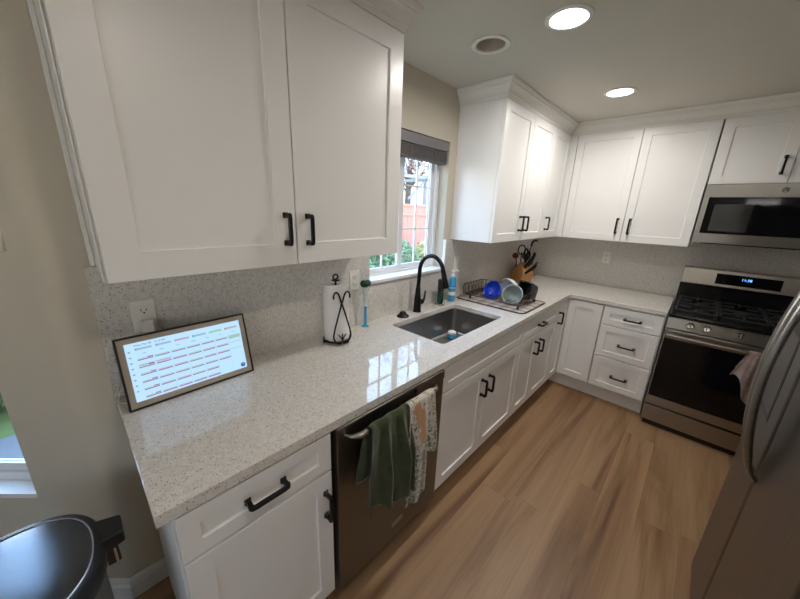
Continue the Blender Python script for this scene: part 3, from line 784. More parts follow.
# knife block
kx, ky = .135, 3.06
t = thing('knife_block', 'slanted light wood knife block in the counter corner', 'knife block', (kx, ky, CT))
kd = Vector((.80, -.60, 0)).normalized(); ks = Vector((-kd.y, kd.x, 0))   # lean direction, sideways
def KP(a, s_, z): v = Vector((kx, ky, CT))+kd*a+ks*s_; return (v.x, v.y, v.z+z)
b = B(); hw = .052
prof = [(-.115, .001), (.105, .001), (.085, .085), (.045, .205), (-.005, .195), (-.115, .045)]
prof = [(-.115, .001), (.095, .001), (.130, .105), (.060, .215), (.035, .218), (-.115, .070)]
b.prism(None, [KP(a, -hw, z) for a, z in prof], [KP(a, hw, z) for a, z in prof])
b.done('block', woodlt, t, bevel=.004, seg=2)
def knife(a, s_, z, ln, lean, side, r_, nm, lab, mat=black, ferr=True):
    p0 = Vector(KP(a, s_, z)); d = (kd*math.cos(lean)+Vector((0, 0, 1))*math.sin(lean)+ks*side).normalized()
    q = thing('knife', lab, 'knife', p0, 'knives in the knife block')
    w = d.cross(ks).normalized()
    hb_ = B(); rs = []
    for f, k in ((.0, .8), (.15, 1.), (.5, .85), (.85, 1.1), (1., .7)):
        cpt = p0+d*(ln*f)
        rs.append([tuple(cpt+w*(r_*1.35*k*math.cos(2*PI*i/10))+ks*(r_*.75*k*math.sin(2*PI*i/10))) for i in range(10)])
    hb_.rings(rs); hb_.done('handle', mat, q)
    B().cyl(p0-d*.012, p0+d*.004, r_*.85, 10).done('blade', chrome, q)
hs = [(.125, -.036, .120, .135, .55, .10, .011, 'lowest black steak knife handle on the right of the knife block'),
      (.120, -.012, .135, .14, .60, .08, .011, 'second lowest black knife handle at the right of the knife block'),
      (.108, .020, .150, .14, .70, .08, .012, 'black knife handle with silver edge above the steak knives'),
      (.098, -.030, .170, .13, .85, .02, .015, 'thick black knife handle at the middle of the knife block'),
      (.085, .010, .185, .135, .95, -.02, .016, 'black chef knife handle near the block top'),
      (.075, .040, .198, .13, 1.10, -.06, .015, 'tallest black knife handle at the back of the block')]
for i, (a, s_, z, ln, le, sd, r_, lb) in enumerate(hs): knife(a, s_, z, ln, le, sd, r_, 'knife', lb, mat=chrome if i == 2 else black)
# kitchen shears standing in the block
p0 = Vector(KP(.055, -.01, .215))
t = thing('kitchen_shears', 'black kitchen shears with looped handles standing in the knife block', 'scissors', p0)
for s_, hh in ((-1, .0), (1, .03)):
    cc = p0+kd*(.018+.012*s_)+Vector((0, 0, .070+hh))+ks*(-.020*s_)
    pts = [tuple(cc+ks*(.017*math.cos(a))+Vector((0, 0, 1))*(.030*math.sin(a))) for a in [2*PI*k/20 for k in range(20)]]
    bb = B(); bb.tube(pts, .0085, 8, closed=True); bb.tube([tuple(cc-Vector((0, 0, .030))), tuple(p0+Vector((0, 0, .002)))], .011, 8)
    bb.done('handle', black, t)
# measuring cups and whisk stack behind the block
t = thing('utensil_crock', 'dark grey utensil crock behind the knife block', 'crock', (.060, 3.20, CT))
B().lathe([(.0005, .0005), (.045, .0005), (.050, .01), (.052, .15), (.048, .15), (.046, .012), (.0005, .01)], (.060, 3.20, CT), n=28).done('pot', plain('dark_ceramic', (.05, .05, .05), .3), t)
def utensil(name, lab, cat, base, tip, kind):
    base, tip = Vector(base), Vector(tip); q = thing(name, lab, cat, base); d = (tip-base).normalized()
    B().tube([tuple(base), tuple(tip)], .005, 8).done('handle', black if kind != 'red' else redm, q)
    if kind == 'whisk':
        bb = B()
        for k in range(4):
            u = d.orthogonal().normalized(); w = d.cross(u); v = u*math.cos(k*PI/4)+w*math.sin(k*PI/4)
            bb.tube([tuple(tip+d*(.085*(1-math.cos(a))/2)+v*.026*math.sin(a)) for a in [2*PI*j/24 for j in range(24)]], .0014, 5, closed=True)
        bb.done('wires', black, q)
    elif kind == 'red':
        B().lathe([(.0005, -.034), (.022, -.028), (.031, 0), (.026, .022), (.0005, .034)], tip+d*.02, (0, -1, .2), 20).done('head', redm, q)
    elif kind == 'loop':
        u = Vector((.75, .65, 0)).normalized()
        pts = [tuple(tip+d*.03+u*.033*math.cos(a)+Vector((0, 0, 1))*.045*math.sin(a)) for a in [2*PI*j/24 for j in range(24)]]
        B().tube(pts, .006, 8, closed=True).done('loop', black, q)
    elif kind == 'hook':
        pts = [tip+Vector((0, 0, .0)), tip+Vector((.002, .0, .03)), tip+Vector((.012, .01, .05)), tip+Vector((.034, .02, .055)), tip+Vector((.045, .028, .045))]
        B().tube([tuple(x) for x in pts], [.009, .010, .010, .008, .005], 8).done('head', black, q)
utensil('ladle', 'round dark red ladle head leaning left in the crock', 'ladle', (.055, 3.19, CT+.02), (.072, 3.03, 1.165), 'red')
utensil('masher', 'black looped masher standing in the crock behind the knife block', 'masher', (.065, 3.20, CT+.02), (.110, 3.06, 1.215), 'loop')
utensil('spatula', 'red handled spatula leaning between the masher and knives', 'spatula', (.07, 3.21, CT+.02), (.150, 3.07, 1.16), 'red')
utensil('ladle', 'tall black ladle with hooked end rising above the knife block', 'ladle', (.07, 3.22, CT+.02), (.200, 3.05, 1.285), 'hook')

# ---------------------------------------------------------------- outlets
def outlet(F, w, z, d, label, kind='duplex', plug=False, wd=.070, ht=.115):
    t = thing('wall_outlet' if kind == 'duplex' else 'light_switch', label, 'outlet' if kind == 'duplex' else 'switch', F(w, d, z), 'outlets and switches on the stone splash')
    B().box(w-wd/2, w+wd/2, d+.0005, d+.005, z-ht/2, z+ht/2, F).done('plate', outletm, t, bevel=.002)
    if kind == 'duplex':
        for s_ in (1, -1):
            zc_ = z+s_*.020
            ax = Vector(F(0, 1, 0))-Vector(F(0, 0, 0))
            rp = B(); rp.lathe([(.0165, .0), (.0165, .0025), (.0005, .0025)], F(w, d+.005, zc_), ax, 24, sy=1.); rp.done('socket', outletm, t)
            sl = B()
            sl.box(w-.0085, w-.006, d+.0074, d+.0080, zc_-.002, zc_+.007, F); sl.box(w+.006, w+.0085, d+.0074, d+.0080, zc_-.002, zc_+.006, F)
            sl.lathe([(.003, 0), (.003, .0006)], F(w, d+.0074, zc_-.008), ax, 10); sl.done('slots', darkslot, t)
    else:
        B().box(w-.017, w+.017, d+.005, d+.0085, z-.034, z+.034, F).done('rocker', outletm, t, bevel=.002)
    return t
outlet(LF, .123, 1.190, XS, 'white outlet with a plugged-in adapter behind the tablet')
t = thing('power_adapter', 'white power adapter plugged into the outlet behind the tablet', 'adapter', (XS, .123, 1.165))
B().box(XS+.0085, XS+.040, .105, .141, 1.112, 1.180).done('body', outletm, t, bevel=.006, seg=3)
outlet(LF, 1.063, 1.187, XS, 'white outlet between the paper towels and the window')
outlet(LF, 2.083, 1.183, XS, 'white rocker switch right of the window above the drying mat', 'rocker')
BS = YB-YS
outlet(BF, .722, 1.195, BS, 'white outlet on the stone splash left of the range')

# ---------------------------------------------------------------- tablet calendar
tw, th_, tilt = .402, .243, math.radians(13)
tb0 = Vector((.150, .0215, CT+.0015)); te = Vector((-.0295, .99956, 0)); tu = Vector((-math.sin(tilt), 0, math.cos(tilt))); tn = te.cross(tu)
if tn.x < 0: tn = -tn
def TP(w, d, z): return tuple(tb0+te*w+tu*z+tn*d)
t = thing('wall_calendar_display', 'widescreen calendar display with black frame leaning on the counter', 'display', tb0)
b = B(); f_ = .0058
b.box(0, tw, -.020, 0, 0, th_, TP); b.done('housing', blackp, t, bevel=.001)
b = B(); b.box(0, tw, 0, .0035, 0, f_, TP); b.box(0, tw, 0, .0035, th_-f_, th_, TP); b.box(0, f_, 0, .0035, f_, th_-f_, TP); b.box(tw-f_, tw, 0, .0035, f_, th_-f_, TP)
b.done('frame', blackp, t)
B().box(f_, tw-f_, .0001, .0012, f_, th_-f_, TP).done('picture_mat', matte, t)
s0, s1, q0, q1 = .023, tw-.023, .025, th_-.023
scr = emis('screen_glow', (.45, .69, .98), .74)
sc_o = B().box(s0, s1, .0012, .0018, q0, q1, TP).done('screen', scr, t)
cm = {k: emis('screen_'+k, v, .5) for k, v in dict(red=(.42, .17, .24), grey=(.35, .45, .55), teal=(.03, .50, .62), green=(.45, .72, .60), brown=(.40, .22, .22), blue=(.01, .14, .36), pale=(.42, .62, .78), mauve=(.62, .50, .66)).items()}
keys = list(cm); b = B()
def cell(k, a0, a1, z0, z1):
    b.mi = keys.index(k); b.box(a0, a1, .0018, .0020, z0, z1, TP)
W_, H_ = s1-s0, q1-q0
cw = (W_-.026)/7; gx = s0+.024
for i, k in enumerate(['grey', 'grey', 'mauve', 'teal', 'green', 'brown']):
    a = gx+i*(W_-.026)/6
    cell('pale' if k in ('grey', 'teal') else k if k != 'brown' else 'mauve', a+.004, a+.046, q1-.026, q1-.019); cell(k, a+.001, a+.007, q1-.0265, q1-.0185)
for i in range(8): cell('grey', s0+.006, s0+.012, q1-.030-i*.019, q1-.025-i*.019)
rows = [q1-.060-i*.0255 for i in range(6)]
for r_i, z in enumerate(rows):
    for c_i in range(7):
        a = gx+c_i*cw+.002; e_ = a+cw-.005
        if c_i == 6:
            if r_i == 0: cell('green', a, e_, z-.006, z+.008)
            elif r_i in (1, 2): cell('pale', a, e_, z+.004, z+.006)
            continue
        if z < q0+.004: continue
        if r_i > 3 and c_i > 4: continue
        cell('brown' if (r_i+c_i) % 4 == 1 else 'red', a, e_, z-.001, z+.0025)
        cell('mauve' if (r_i*c_i) % 3 else 'green', a, e_ if c_i != 0 else a+cw*.5, z+.0038, z+.0062)
        if c_i == 0: cell('red', a+cw*.55, e_, z+.004, z+.0075)
        if r_i == 1 and c_i in (0, 1): cell('red', a, e_, z+.008, z+.0100)
for k in range(1, 7): cell('pale', gx+k*cw-.0009, gx+k*cw-.0005, q0+.004, q1-.045)
b.done('calendar_entries', [cm[k] for k in keys], sc_o)
b = B(); b.lathe([(.0085, 0), (.0085, .0006), (.0005, .0006)], TP(s1-.014, .0018, q0+.014), tn, 24); b.done('add_button', cm['blue'], sc_o)
inkm = plain('screen_ink', (.05, .09, .18), .6)
def text(body, size, place, ex_, nx_, parent, mat, name='lettering'):
    cu = bpy.data.curves.new(name, 'FONT'); cu.body = body; cu.size = size; cu.extrude = size*.02
    tmp = bpy.data.objects.new('tmp', cu); C.objects.link(tmp); bpy.context.view_layer.update()
    cu = bpy.data.meshes.new_from_object(tmp.evaluated_get(bpy.context.evaluated_depsgraph_get())); bpy.data.objects.remove(tmp)
    o = bpy.data.objects.new(name, cu); C.objects.link(o)
    X = Vector(ex_).normalized(); Z = Vector(nx_).normalized(); Y = Z.cross(X)
    M_ = Matrix((X, Y, Z)).transposed().to_4x4(); M_.translation = Vector(place)-ORG[parent.name]
    o.parent = parent; o.matrix_local = M_; cu.materials.append(mat); return o
# the screen's rightwards direction is +te when seen from the room
text('Wed, May 08   12:10 PM', .0085, TP(gx, .0020, q1-.0125), te, tn, sc_o, inkm)
for k, dname in enumerate(['Sun', 'Mon', 'Tue', 'Wed', 'Thu', 'Fri', 'Sat']):
    text(dname, .0062, TP(gx+k*cw+cw*.4, .0020, q1-.041), te, tn, sc_o, inkm)
text('+', .016, TP(s1-.0185, .0026, q0+.009), te, tn, sc_o, whitep)
# bracket behind
b = B(); b.hexa([TP(.15, -.020, .0), TP(.25, -.020, .0), TP(.25, -.075, .018), TP(.15, -.075, .018), TP(.15, -.020, .14), TP(.25, -.020, .14), TP(.25, -.022, .14), TP(.15, -.022, .14)]); b.done('stand', blackp, t)
# white cable from adapter, loops on the counter at the left
pts = [(.03, .123, 1.118), (.034, .105, 1.06), (.03, .06, .99), (.022, .020, .945), (.03, .008, .921), (.055, .004, .919), (.075, .014, .919), (.085, .035, .920), (.10, .06, .93), (.115, .09, .95)]
q = [Vector(p_) for p_ in pts]; sm_ = []
for i in range(len(q)-1):
    p0, p1, p2, p3 = q[max(i-1, 0)], q[i], q[i+1], q[min(i+2, len(q)-1)]
    for k in range(5):
        s_ = k/5; sm_.append(.5*((2*p1)+(-p0+p2)*s_+(2*p0-5*p1+4*p2-p3)*s_*s_+(-p0+3*p1-3*p2+p3)*s_**3))
sm_.append(q[-1])
tag(B().tube(sm_, .0018, 8).done('power_cable', outletm, loc=(.05, .01, CT)), 'thin white cable looping behind the calendar display', 'cable')

# ---------------------------------------------------------------- range
x0, x1 = 1.3135, 2.0685
fy_ = 2.925
t = thing('gas_range', 'stainless steel gas range with black cooktop between the cabinets', 'range', ((x0+x1)/2, 3.2, 0))
B().box(x0, x1, fy_+.03, 3.60, .045, .900).done('body', plain('dark_range_side', (.06, .06, .06), .4), t)
b = B(); b.box(x0-.001+.002, x1, fy_-.015, 3.60, .900, .925); b.done('cooktop', enamel, t, bevel=.004, seg=2)
# sloping control panel
b = B(); b.hexa([(x0, fy_+.030, .815), (x0, fy_-.008, .815), (x1, fy_-.008, .815), (x1, fy_+.030, .815), (x0, fy_+.030, .899), (x0, fy_+.010, .899), (x1, fy_+.010, .899), (x1, fy_+.030, .899)])
b.done('control_panel', ss, t, bevel=.003)
kn = Vector((0, -1, .214)).normalized()
for kx_ in (x0+.13, x0+.215, (x0+x1)/2, x1-.215, x1-.13):
    kp = Vector((kx_, fy_+.0005, .857))
    k_ = B().lathe([(.024, 0), (.024, .004), (.020, .008), (.0185, .026), (.015, .030), (.0005, .030)], kp, kn, 24).done('knob', chrome, t)
    B().box(kx_-.0035, kx_+.0035, kp.y-.040, kp.y-.020, kp.z-.008, kp.z+.026).done('grip', chrome, k_, bevel=.002)
dv = B(); dv.box(x0+.003, x1-.003, fy_-.012, fy_+.028, .190, .808); dr = dv.done('oven_door', ss, t, bevel=.004, seg=2)
B().box(x0+.010, x1-.010, fy_-.0145, fy_-.0115, .262, .740).done('door_glass', blackgl, dr)
b = B(); hz_ = .775
b.tube([(x0+.018, fy_-.060, hz_), (x1-.018, fy_-.060, hz_)], .0135, 16)
for xx in (x0+.045, x1-.045): b.tube([(xx, fy_-.010, hz_), (xx, fy_-.060, hz_)], .010, 12)
b.done('door_handle', ss, dr)
B().box(x0+.003, x1-.003, fy_-.010, fy_+.028, .048, .178).done('storage_drawer', ss, t, bevel=.004, seg=2)
b = B(); b.box(x0+.02, x1-.02, fy_+.02, 3.58, .0, .045); b.done('kick_plate', blackp, t)
# back guard: black lower strip and steel upper with display
B().box(x0, x1, 3.545, 3.60, .926, 1.075).done('back_strip', enamel, t)
b = B(); b.hexa([(x0, 3.510, 1.076), (x1, 3.510, 1.076), (x1, 3.602, 1.076), (x0, 3.602, 1.076), (x0, 3.535, 1.205), (x1, 3.535, 1.205), (x1, 3.602, 1.205), (x0, 3.602, 1.205)])
bg = b.done('back_guard', ss, t, bevel=.004, seg=2)
def BG(x, d, z): return (x, 3.510+(z-1.076)*(.025/.129)-d, z)
B().box(x0+.205, x0+.555, -.004, .0012, 1.098, 1.178, BG).done('display', blackgl, bg)
dig = emis('display_digits', (.12, .38, 1.), 2.2)
text('11:38', .026, BG(x0+.345, .0016, 1.140), (1, 0, 0), (0, -1, .19), bg, dig, 'clock_digits')
# burners and grates
for bx_, by_ in ((x0+.17, 3.10), (x0+.17, 3.38), ((x0+x1)/2, 3.24), (x1-.17, 3.10), (x1-.17, 3.38)):
    B().lathe([(.048, 0), (.048, .008), (.034, .010), (.034, .018), (.030, .020), (.0005, .020)], (bx_, by_, .9255), n=26).done('burner', iron, t)
for i in range(3):
    a0 = x0+.018+i*(x1-x0-.036)/3+.003; a1 = x0+.018+(i+1)*(x1-x0-.036)/3-.003
    b = B(); zt_ = .958; hw_ = .006
    ya, yb_ = fy_+.035, 3.535
    for xx in (a0+hw_, a1-hw_): b.box(xx-hw_, xx+hw_, ya, yb_, zt_-.014, zt_)
    for yy in (ya+hw_, (ya+yb_)/2, yb_-hw_): b.box(a0, a1, yy-hw_, yy+hw_, zt_-.014, zt_)
    for yy in (ya+.15, yb_-.15):
        b.box(a0, a0+.085, yy-.005, yy+.005, zt_-.012, zt_+.002); b.box(a1-.085, a1, yy-.005, yy+.005, zt_-.012, zt_+.002)
    mxx = (a0+a1)/2
    b.box(mxx-.005, mxx+.005, ya, ya+.10, zt_-.012, zt_+.002); b.box(mxx-.005, mxx+.005, yb_-.10, yb_, zt_-.012, zt_+.002)
    for xx in (a0+.01, a1-.01):
        for yy in (ya+.01, yb_-.01): b.box(xx-.007, xx+.007, yy-.007, yy+.007, .9255, zt_-.01)
    b.done('grate', iron, t, bevel=.002)
TF = lambda x, y, z: (y, 2*fy_-x, z)   # drape frame turned to hang on the oven bar
def TOW(x, y, z): return (y, (fy_-.060)-(x-.0), z)
drape('kitchen_towel', 'mauve towel hanging from the oven door handle', pinkcl, 0, .775, 1.745, 1.865,
      lambda u: .61-.21*smoothstep(u*1.3)+.02*math.sin(11*u), spread=.10, folds=2.3, amp=.035, rb=.0165, seed=5, back=.12, T=TOW)

# ---------------------------------------------------------------- microwave
my = 3.217
t = thing('microwave', 'stainless over-the-range microwave with dark glass door', 'microwave', (1.69, 3.4, 1.42))
mx0_, mx1_ = 1.3145, 2.072
B().box(mx0_, mx1_, my+.022, YS-.002, 1.428, 1.830).done('body', plain('microwave_case', (.05, .05, .05), .4), t)
B().box(mx0_+.05, mx1_-.05, my+.05, YS-.05, 1.415, 1.428).done('vent_grille', blackp, t)
d_ = B().box(mx0_, mx1_, my, my+.022, 1.423, 1.830).done('door', ss, t, bevel=.003)
B().box(mx0_+.030, mx1_-.010, my-.004, my-.0002, 1.492, 1.742).done('door_glass', blackgl, d_, bevel=.002)
B().box(mx0_+.070, mx0_+.262, my-.0052, my-.0042, 1.510, 1.695).done('viewing_screen', plain('perforated_screen', (.02, .019, .018), .2, spec=.5), d_)
b = B(); b.lathe([(.017, 0), (.017, .002), (.0145, .003), (.0005, .003)], (1.693, my-.0002, 1.787), (0, -1, 0), 28); lg = b.done('badge', plain('badge_grey', (.18, .18, .17), .3, .8), d_)
b = B()
for rr2, ph in ((.010, 0.), (.0055, .6)):
    b.tube([(1.693+rr2*math.cos(a), my-.0038, 1.787+rr2*math.sin(a)) for a in [ph+5.2*k/20 for k in range(21)]], .0009, 6)
b.done('monogram', chrome, d_)

# ---------------------------------------------------------------- fridge
FX0 = 1.662; FY0, FY1 = .845, 1.735; gapy = 1.368
t = thing('refrigerator', 'dark stainless side-by-side refrigerator across the aisle from the sink', 'refrigerator', (2.0, 1.29, 0))
B().box(FX0+.075, 2.42, FY0+.005, FY1-.005, .03, 1.745).done('case', plain('fridge_case', (.10, .10, .10), .5), t, bevel=.004)
B().box(FX0+.10, 2.40, FY0+.02, FY1-.02, .0, .03).done('foot_grille', blackp, t)
def fdoor(y0_, y1_):
    b = B(); pts = []
    r_ = .018
    for k in range(7): a = PI/2*k/6; pts.append((FX0+r_-r_*math.sin(a), y1_-r_+r_*math.cos(a)))
    for k in range(7): a = PI/2*k/6; pts.append((FX0+r_-r_*math.cos(a), y0_+r_-r_*math.sin(a)))
    pts += [(FX0+.072, y0_), (FX0+.072, y1_)]
    b.sm = False; b.poly(pts, .05, 1.75)
    o = b.done('door', ssf, t, bevel=.003)
    return o
far = fdoor(gapy+.003, FY1); near = fdoor(FY0, gapy-.003)
def fhandle(y, par, dy):
    pts = []; z0_, z1_ = .80, 1.50
    for k in range(33):
        f = k/32; z = z0_+(z1_-z0_)*f; bow = math.sin(PI*f)**.6 if 0 < f < 1 else 0
        pts.append((FX0-.004-.062*bow, y, z))
    rr2 = [.010+.006*min(1, 4*min(k, 32-k)/32*2) for k in range(33)]
    b = B(); b.rings([[(x+.6*r_*math.cos(2*PI*i/16), y+1.15*r_*math.sin(2*PI*i/16)+0*z, z+.45*r_*math.cos(2*PI*i/16)*(1 if q_ < 16 else -1)) for i in range(16)] for q_, ((x, y_, z), r_) in enumerate(zip(pts, rr2))])
    b.tube([(FX0+.001, y, z0_+.004), (FX0-.016, y, z0_+.010)], .010, 10); b.tube([(FX0+.001, y, z1_-.004), (FX0-.016, y, z1_-.010)], .010, 10)
    return b.done('handle', ssh, par)
fhandle(gapy-.030, near, 0); fhandle(gapy+.032, far, 0)
ds = B().box(FX0-.0015, FX0+.0005, 1.478, 1.672, .945, 1.365).done('dispenser', blackp, far, bevel=.001)
B().box(FX0-.0022, FX0-.0014, 1.492, 1.658, .960, 1.240).done('dispenser_panel', ssf, ds)

# ---------------------------------------------------------------- trash can
TC = Vector((.325, -.275, 0)); TZ = .66
t = thing('trash_can', 'oval step trash can with dark steel lid near the wall corner', 'trash can', TC)
def OV(f, z, n=64):
    out_ = []
    for k in range(n):
        a = 2*PI*k/n; c_, s_ = math.cos(a), math.sin(a)
        bk = s_ > 0; p_ = 2.35 if bk else 2.1
        x = math.copysign(abs(c_)**(2/p_), c_)*.200; y = math.copysign(abs(s_)**(2/p_), s_)*(.178 if bk else .20)
        out_.append((TC.x+x*f, TC.y+y*f, z))
    return out_
B().rings([OV(.88, .03), OV(.90, .30), OV(.91, TZ-.045)]).done('body', canm, t)
B().rings([OV(.90, .0005), OV(.92, .004), OV(.92, .035), OV(.88, .045)]).done('base_ring', blackp, t)
B().rings([OV(.93, TZ-.055), OV(.985, TZ-.050), OV(1.0, TZ-.030), OV(.995, TZ-.010), OV(.965, TZ), OV(.89, TZ+.004), OV(.85, TZ+.001)], cap0=False, cap1=False).done('rim', blackp, t)
ld = B().rings([OV(.875, TZ-.001), OV(.865, TZ+.0035), OV(.72, TZ+.010), OV(.50, TZ+.014), OV(.25, TZ+.016), OV(.02, TZ+.0165)]).done('lid', lidm, t)
B().tube([(x, y, TZ+.0045) for x, y, z in OV(.872, 0)], .0022, 8, closed=True).done('ring', ringm, ld)
hx_ = TC.x-.032; hy_ = TC.y+.178
b = B(); b.hexa([(hx_-.050, hy_-.03, TZ-.055), (hx_+.050, hy_-.03, TZ-.055), (hx_+.036, hy_+.040, TZ-.050), (hx_-.036, hy_+.040, TZ-.050), (hx_-.050, hy_-.03, TZ+.002), (hx_+.050, hy_-.03, TZ+.002), (hx_+.036, hy_+.040, TZ-.008), (hx_-.036, hy_+.040, TZ-.008)])
b.done('hinge_cover', blackp, t, bevel=.006, seg=3)
b = B(); b.box(hx_+.008, hx_+.030, hy_-.008, hy_+.022, TZ-.115, TZ-.052); b.done('hinge_arm', blackp, t, bevel=.003)
b = B(); b.box(hx_+.031, hx_+.034, hy_+.010, hy_+.016, TZ-.11, TZ-.056); b.done('latch_rod', ringm, t)
b = B(); b.box(TC.x-.05, TC.x+.05, TC.y-.225, TC.y-.165, .012, .024); b.done('pedal', blackp, t, bevel=.004)

# ---------------------------------------------------------------- blind, vent, lights
t = thing('window_blind', 'raised grey slatted blind at the top of the kitchen window', 'blind', (XW-.02, 1.53, 2.0))
b = B(); b.box(XW-.035, XW-.006, WY0+.004, WY1-.004, 1.972, WZ1-.004); b.done('valance', blindl, t, bevel=.002)
for k in range(9):
    z = 1.964-k*.0068
    B().box(XW-.062, XW-.010, WY0+.008, WY1-.008, z-.0040, z).done('slat', blindm, t)
B().box(XW-.060, XW-.012, WY0+.008, WY1-.008, 1.890, 1.9035).done('bottom_rail', blindm, t, bevel=.002)
for yy in (WY0+.12, 1.53, WY1-.14): B().box(XW-.0095, XW-.0085, yy-.012, yy+.012, 1.892, 1.966).done('ladder_tape', plain('tape_brown', (.10, .085, .08), .8), t)

t = thing('wall_vent', 'small white louvered vent on the angled wall at left', 'vent', NF(.20, -.005, 1.49))
b = B(); b.box(.085, .39, -.010, -.0005, 1.427, 1.435, NF); b.box(.085, .39, -.010, -.0005, 1.542, 1.550, NF); b.box(.085, .093, -.010, -.0005, 1.435, 1.542, NF); b.box(.382, .39, -.010, -.0005, 1.435, 1.542, NF)
b.done('frame', outletm, t, bevel=.002)
B().box(.093, .382, -.003, -.0005, 1.435, 1.542, NF).done('backing', plain('vent_backing', (.5, .47, .40), .6), t)
b = B()
for k in range(9): z = 1.443+k*.0115; b.box(.093, .382, -.008, -.003, z, z+.005, NF)
b.done('louvers', outletm, t)

gl = 'recessed ceiling lights'
# openings in the ceiling are modelled as shallow cans hung through it
def can_light(x, y, label, on):
    t = thing('ceiling_light', label, 'ceiling light', (x, y, H), gl)
    B().lathe([(.068, -.0005), (.090, -.0005), (.091, -.004), (.086, -.007), (.072, -.006), (.068, -.002)], (x, y, H), n=44, cap0=False, cap1=False).done('trim_ring', trimw, t)
    return t
cut = B()
for x, y in ((.785, 1.558), (.785, 2.617), (.435, 1.558), (1.60, .30)): cut.lathe([(.0695, -.05), (.0695, .2)], (x, y, H), n=44)
cuo = cut.done('cutter', ceilm); ce = bpy.data.objects['ceiling']
md = ce.modifiers.new('b', 'BOOLEAN'); md.object = cuo; md.solver = 'EXACT'
bpy.context.view_layer.update()
me = bpy.data.meshes.new_from_object(ce.evaluated_get(bpy.context.evaluated_depsgraph_get())); ce.modifiers.clear(); ce.data = me
bpy.data.objects.remove(cuo)
for x, y, lab, on in ((.785, 1.558, 'lit recessed ceiling light nearest the camera, larger glowing one', True), (.785, 2.617, 'lit recessed ceiling light farther back near the corner cabinets', True), (.435, 1.558, 'unlit recessed ceiling light above the window side', False), (1.60, .30, 'added fill light recessed in the ceiling over the aisle, out of view', True)):  # the last light is added out of view to fill the near cabinets
    t = can_light(x, y, lab, on)
    B().lathe([(.0685, 0), (.066, .03), (.058, .085), (.0005, .086)], (x, y, H), n=44, cap0=False, cap1=False).done('baffle', canin if not on else trimw, t)
    lens = B().lathe([(.054, .058), (.050, .048), (.03, .040), (.0005, .037)], (x, y, H), n=36, cap0=True).done('bulb', lampm if on else bulboff, t)
    if on:
        la = bpy.data.lights.new('lamp', 'AREA'); la.shape = 'DISK'; la.size = .10; la.energy = 5.6 if x < 1 else 4.0; la.color = (1., .95, .90) if x < 1 else (1., .88, .76); la.spread = math.radians(180)
        lo = bpy.data.objects.new('lamp', la); C.objects.link(lo); lo.parent = t; lo.location = (0, 0, .006)

# ---------------------------------------------------------------- outdoors
grassm = plain('lawn', (.12, .16, .05), .95, var=.3, scale=8)
struct(B().box(-30, XW-WT-.02, -20, 30, -.40, -.35).done('ground', grassm))
fencem = plain('red_fence_stain', (.46, .19, .14), .8, var=.12, scale=5)
t = thing('fence', 'red stained wooden fence outside the kitchen window', 'fence', (-4.6, 6, -.35))
xf = -4.6; bb = B()
y = 2.0; k = 0
while y < 14:
    bb.box(xf, xf+.02, y, y+.135, -.35, 1.70); y += .142
bb.done('fence_boards', fencem, t)
B().box(xf-.01, xf+.05, 2, 14, 1.66, 1.72).done('top_rail', fencem, t); B().box(xf+.02, xf+.06, 2, 14, 1.42, 1.49).done('rail', fencem, t); B().box(xf+.02, xf+.06, 2, 14, .55, .62).done('rail', fencem, t)
for y in (3.5, 5.9, 8.3, 10.7): B().box(xf+.02, xf+.11, y, y+.09, -.35, 1.70).done('post', fencem, t)
leafm = plain('bush_leaf', (.17, .235, .12), .7, var=.5, scale=20)
leafy = plain('yellow_leaf', (.42, .40, .18), .7, var=.4, scale=20)
budm = plain('budding_twigs', (.42, .33, .29), .9, var=.3, scale=12)
bark = plain('bark', (.12, .08, .06), .9)
def leaves(b, c_, rad, n, sz, rnd):
    for _ in range(n):
        while True:
            p_ = Vector((rnd.uniform(-1, 1), rnd.uniform(-1, 1), rnd.uniform(-1, 1)))
            if p_.length < 1: break
        p_ = Vector(c_)+Vector((p_.x*rad[0], p_.y*rad[1], p_.z*rad[2]))
        d = Vector((rnd.uniform(-1, 1), rnd.uniform(-1, 1), rnd.uniform(-1, 1))).normalized(); e1 = d.orthogonal().normalized(); s_ = sz*rnd.uniform(.6, 1.3)
        vs = b._v([tuple(p_-e1*s_*.45), tuple(p_+d*s_*.5), tuple(p_+e1*s_*.45), tuple(p_-d*s_*.5)]); b._f(vs)
def bush(x, y, z0, rad, n, sz, mat, lab, seed):
    rnd = random.Random(seed); t = thing('bush', lab, 'bush', (x, y, z0), 'bushes outside the windows')
    b = B(); leaves(b, (x, y, z0+rad[2]), rad, n, sz, rnd); b.done('foliage', mat, t, recalc=False)
    b = B()
    for k in range(6): b.tube([(x, y, z0), (x+rad[0]*rnd.uniform(-.6, .6), y+rad[1]*rnd.uniform(-.6, .6), z0+rad[2]*1.5)], [.02, .006], 6)
    b.done('stems', bark, t)
bush(-2.6, 2.9, -.35, (.6, .8, .62), 2600, .085, leafm, 'green bush outside the left pane of the kitchen window', 1)
bush(-3.6, 4.9, -.35, (.6, .8, .68), 2600, .085, leafm, 'leafy green bush against the red fence, behind the centre bar', 2)
bush(-3.7, 6.35, -.35, (.5, .55, .60), 1600, .08, leafy, 'yellow-green bush against the red fence at the right pane', 3)
bush(-3.15, -.85, -.35, (.62, 1.5, .66), 3600, .10, leafm, 'dark green bush outside the nook window', 4)
t = thing('neighbor_house', 'pale house with grey roof beyond the red fence', 'house', (-11, 15, -.35))
B().box(-18, -12.2, 9, 26, -.35, 3.6).done('wall', plain('pale_siding', (.55, .62, .64), .8, var=.03, scale=3), t)
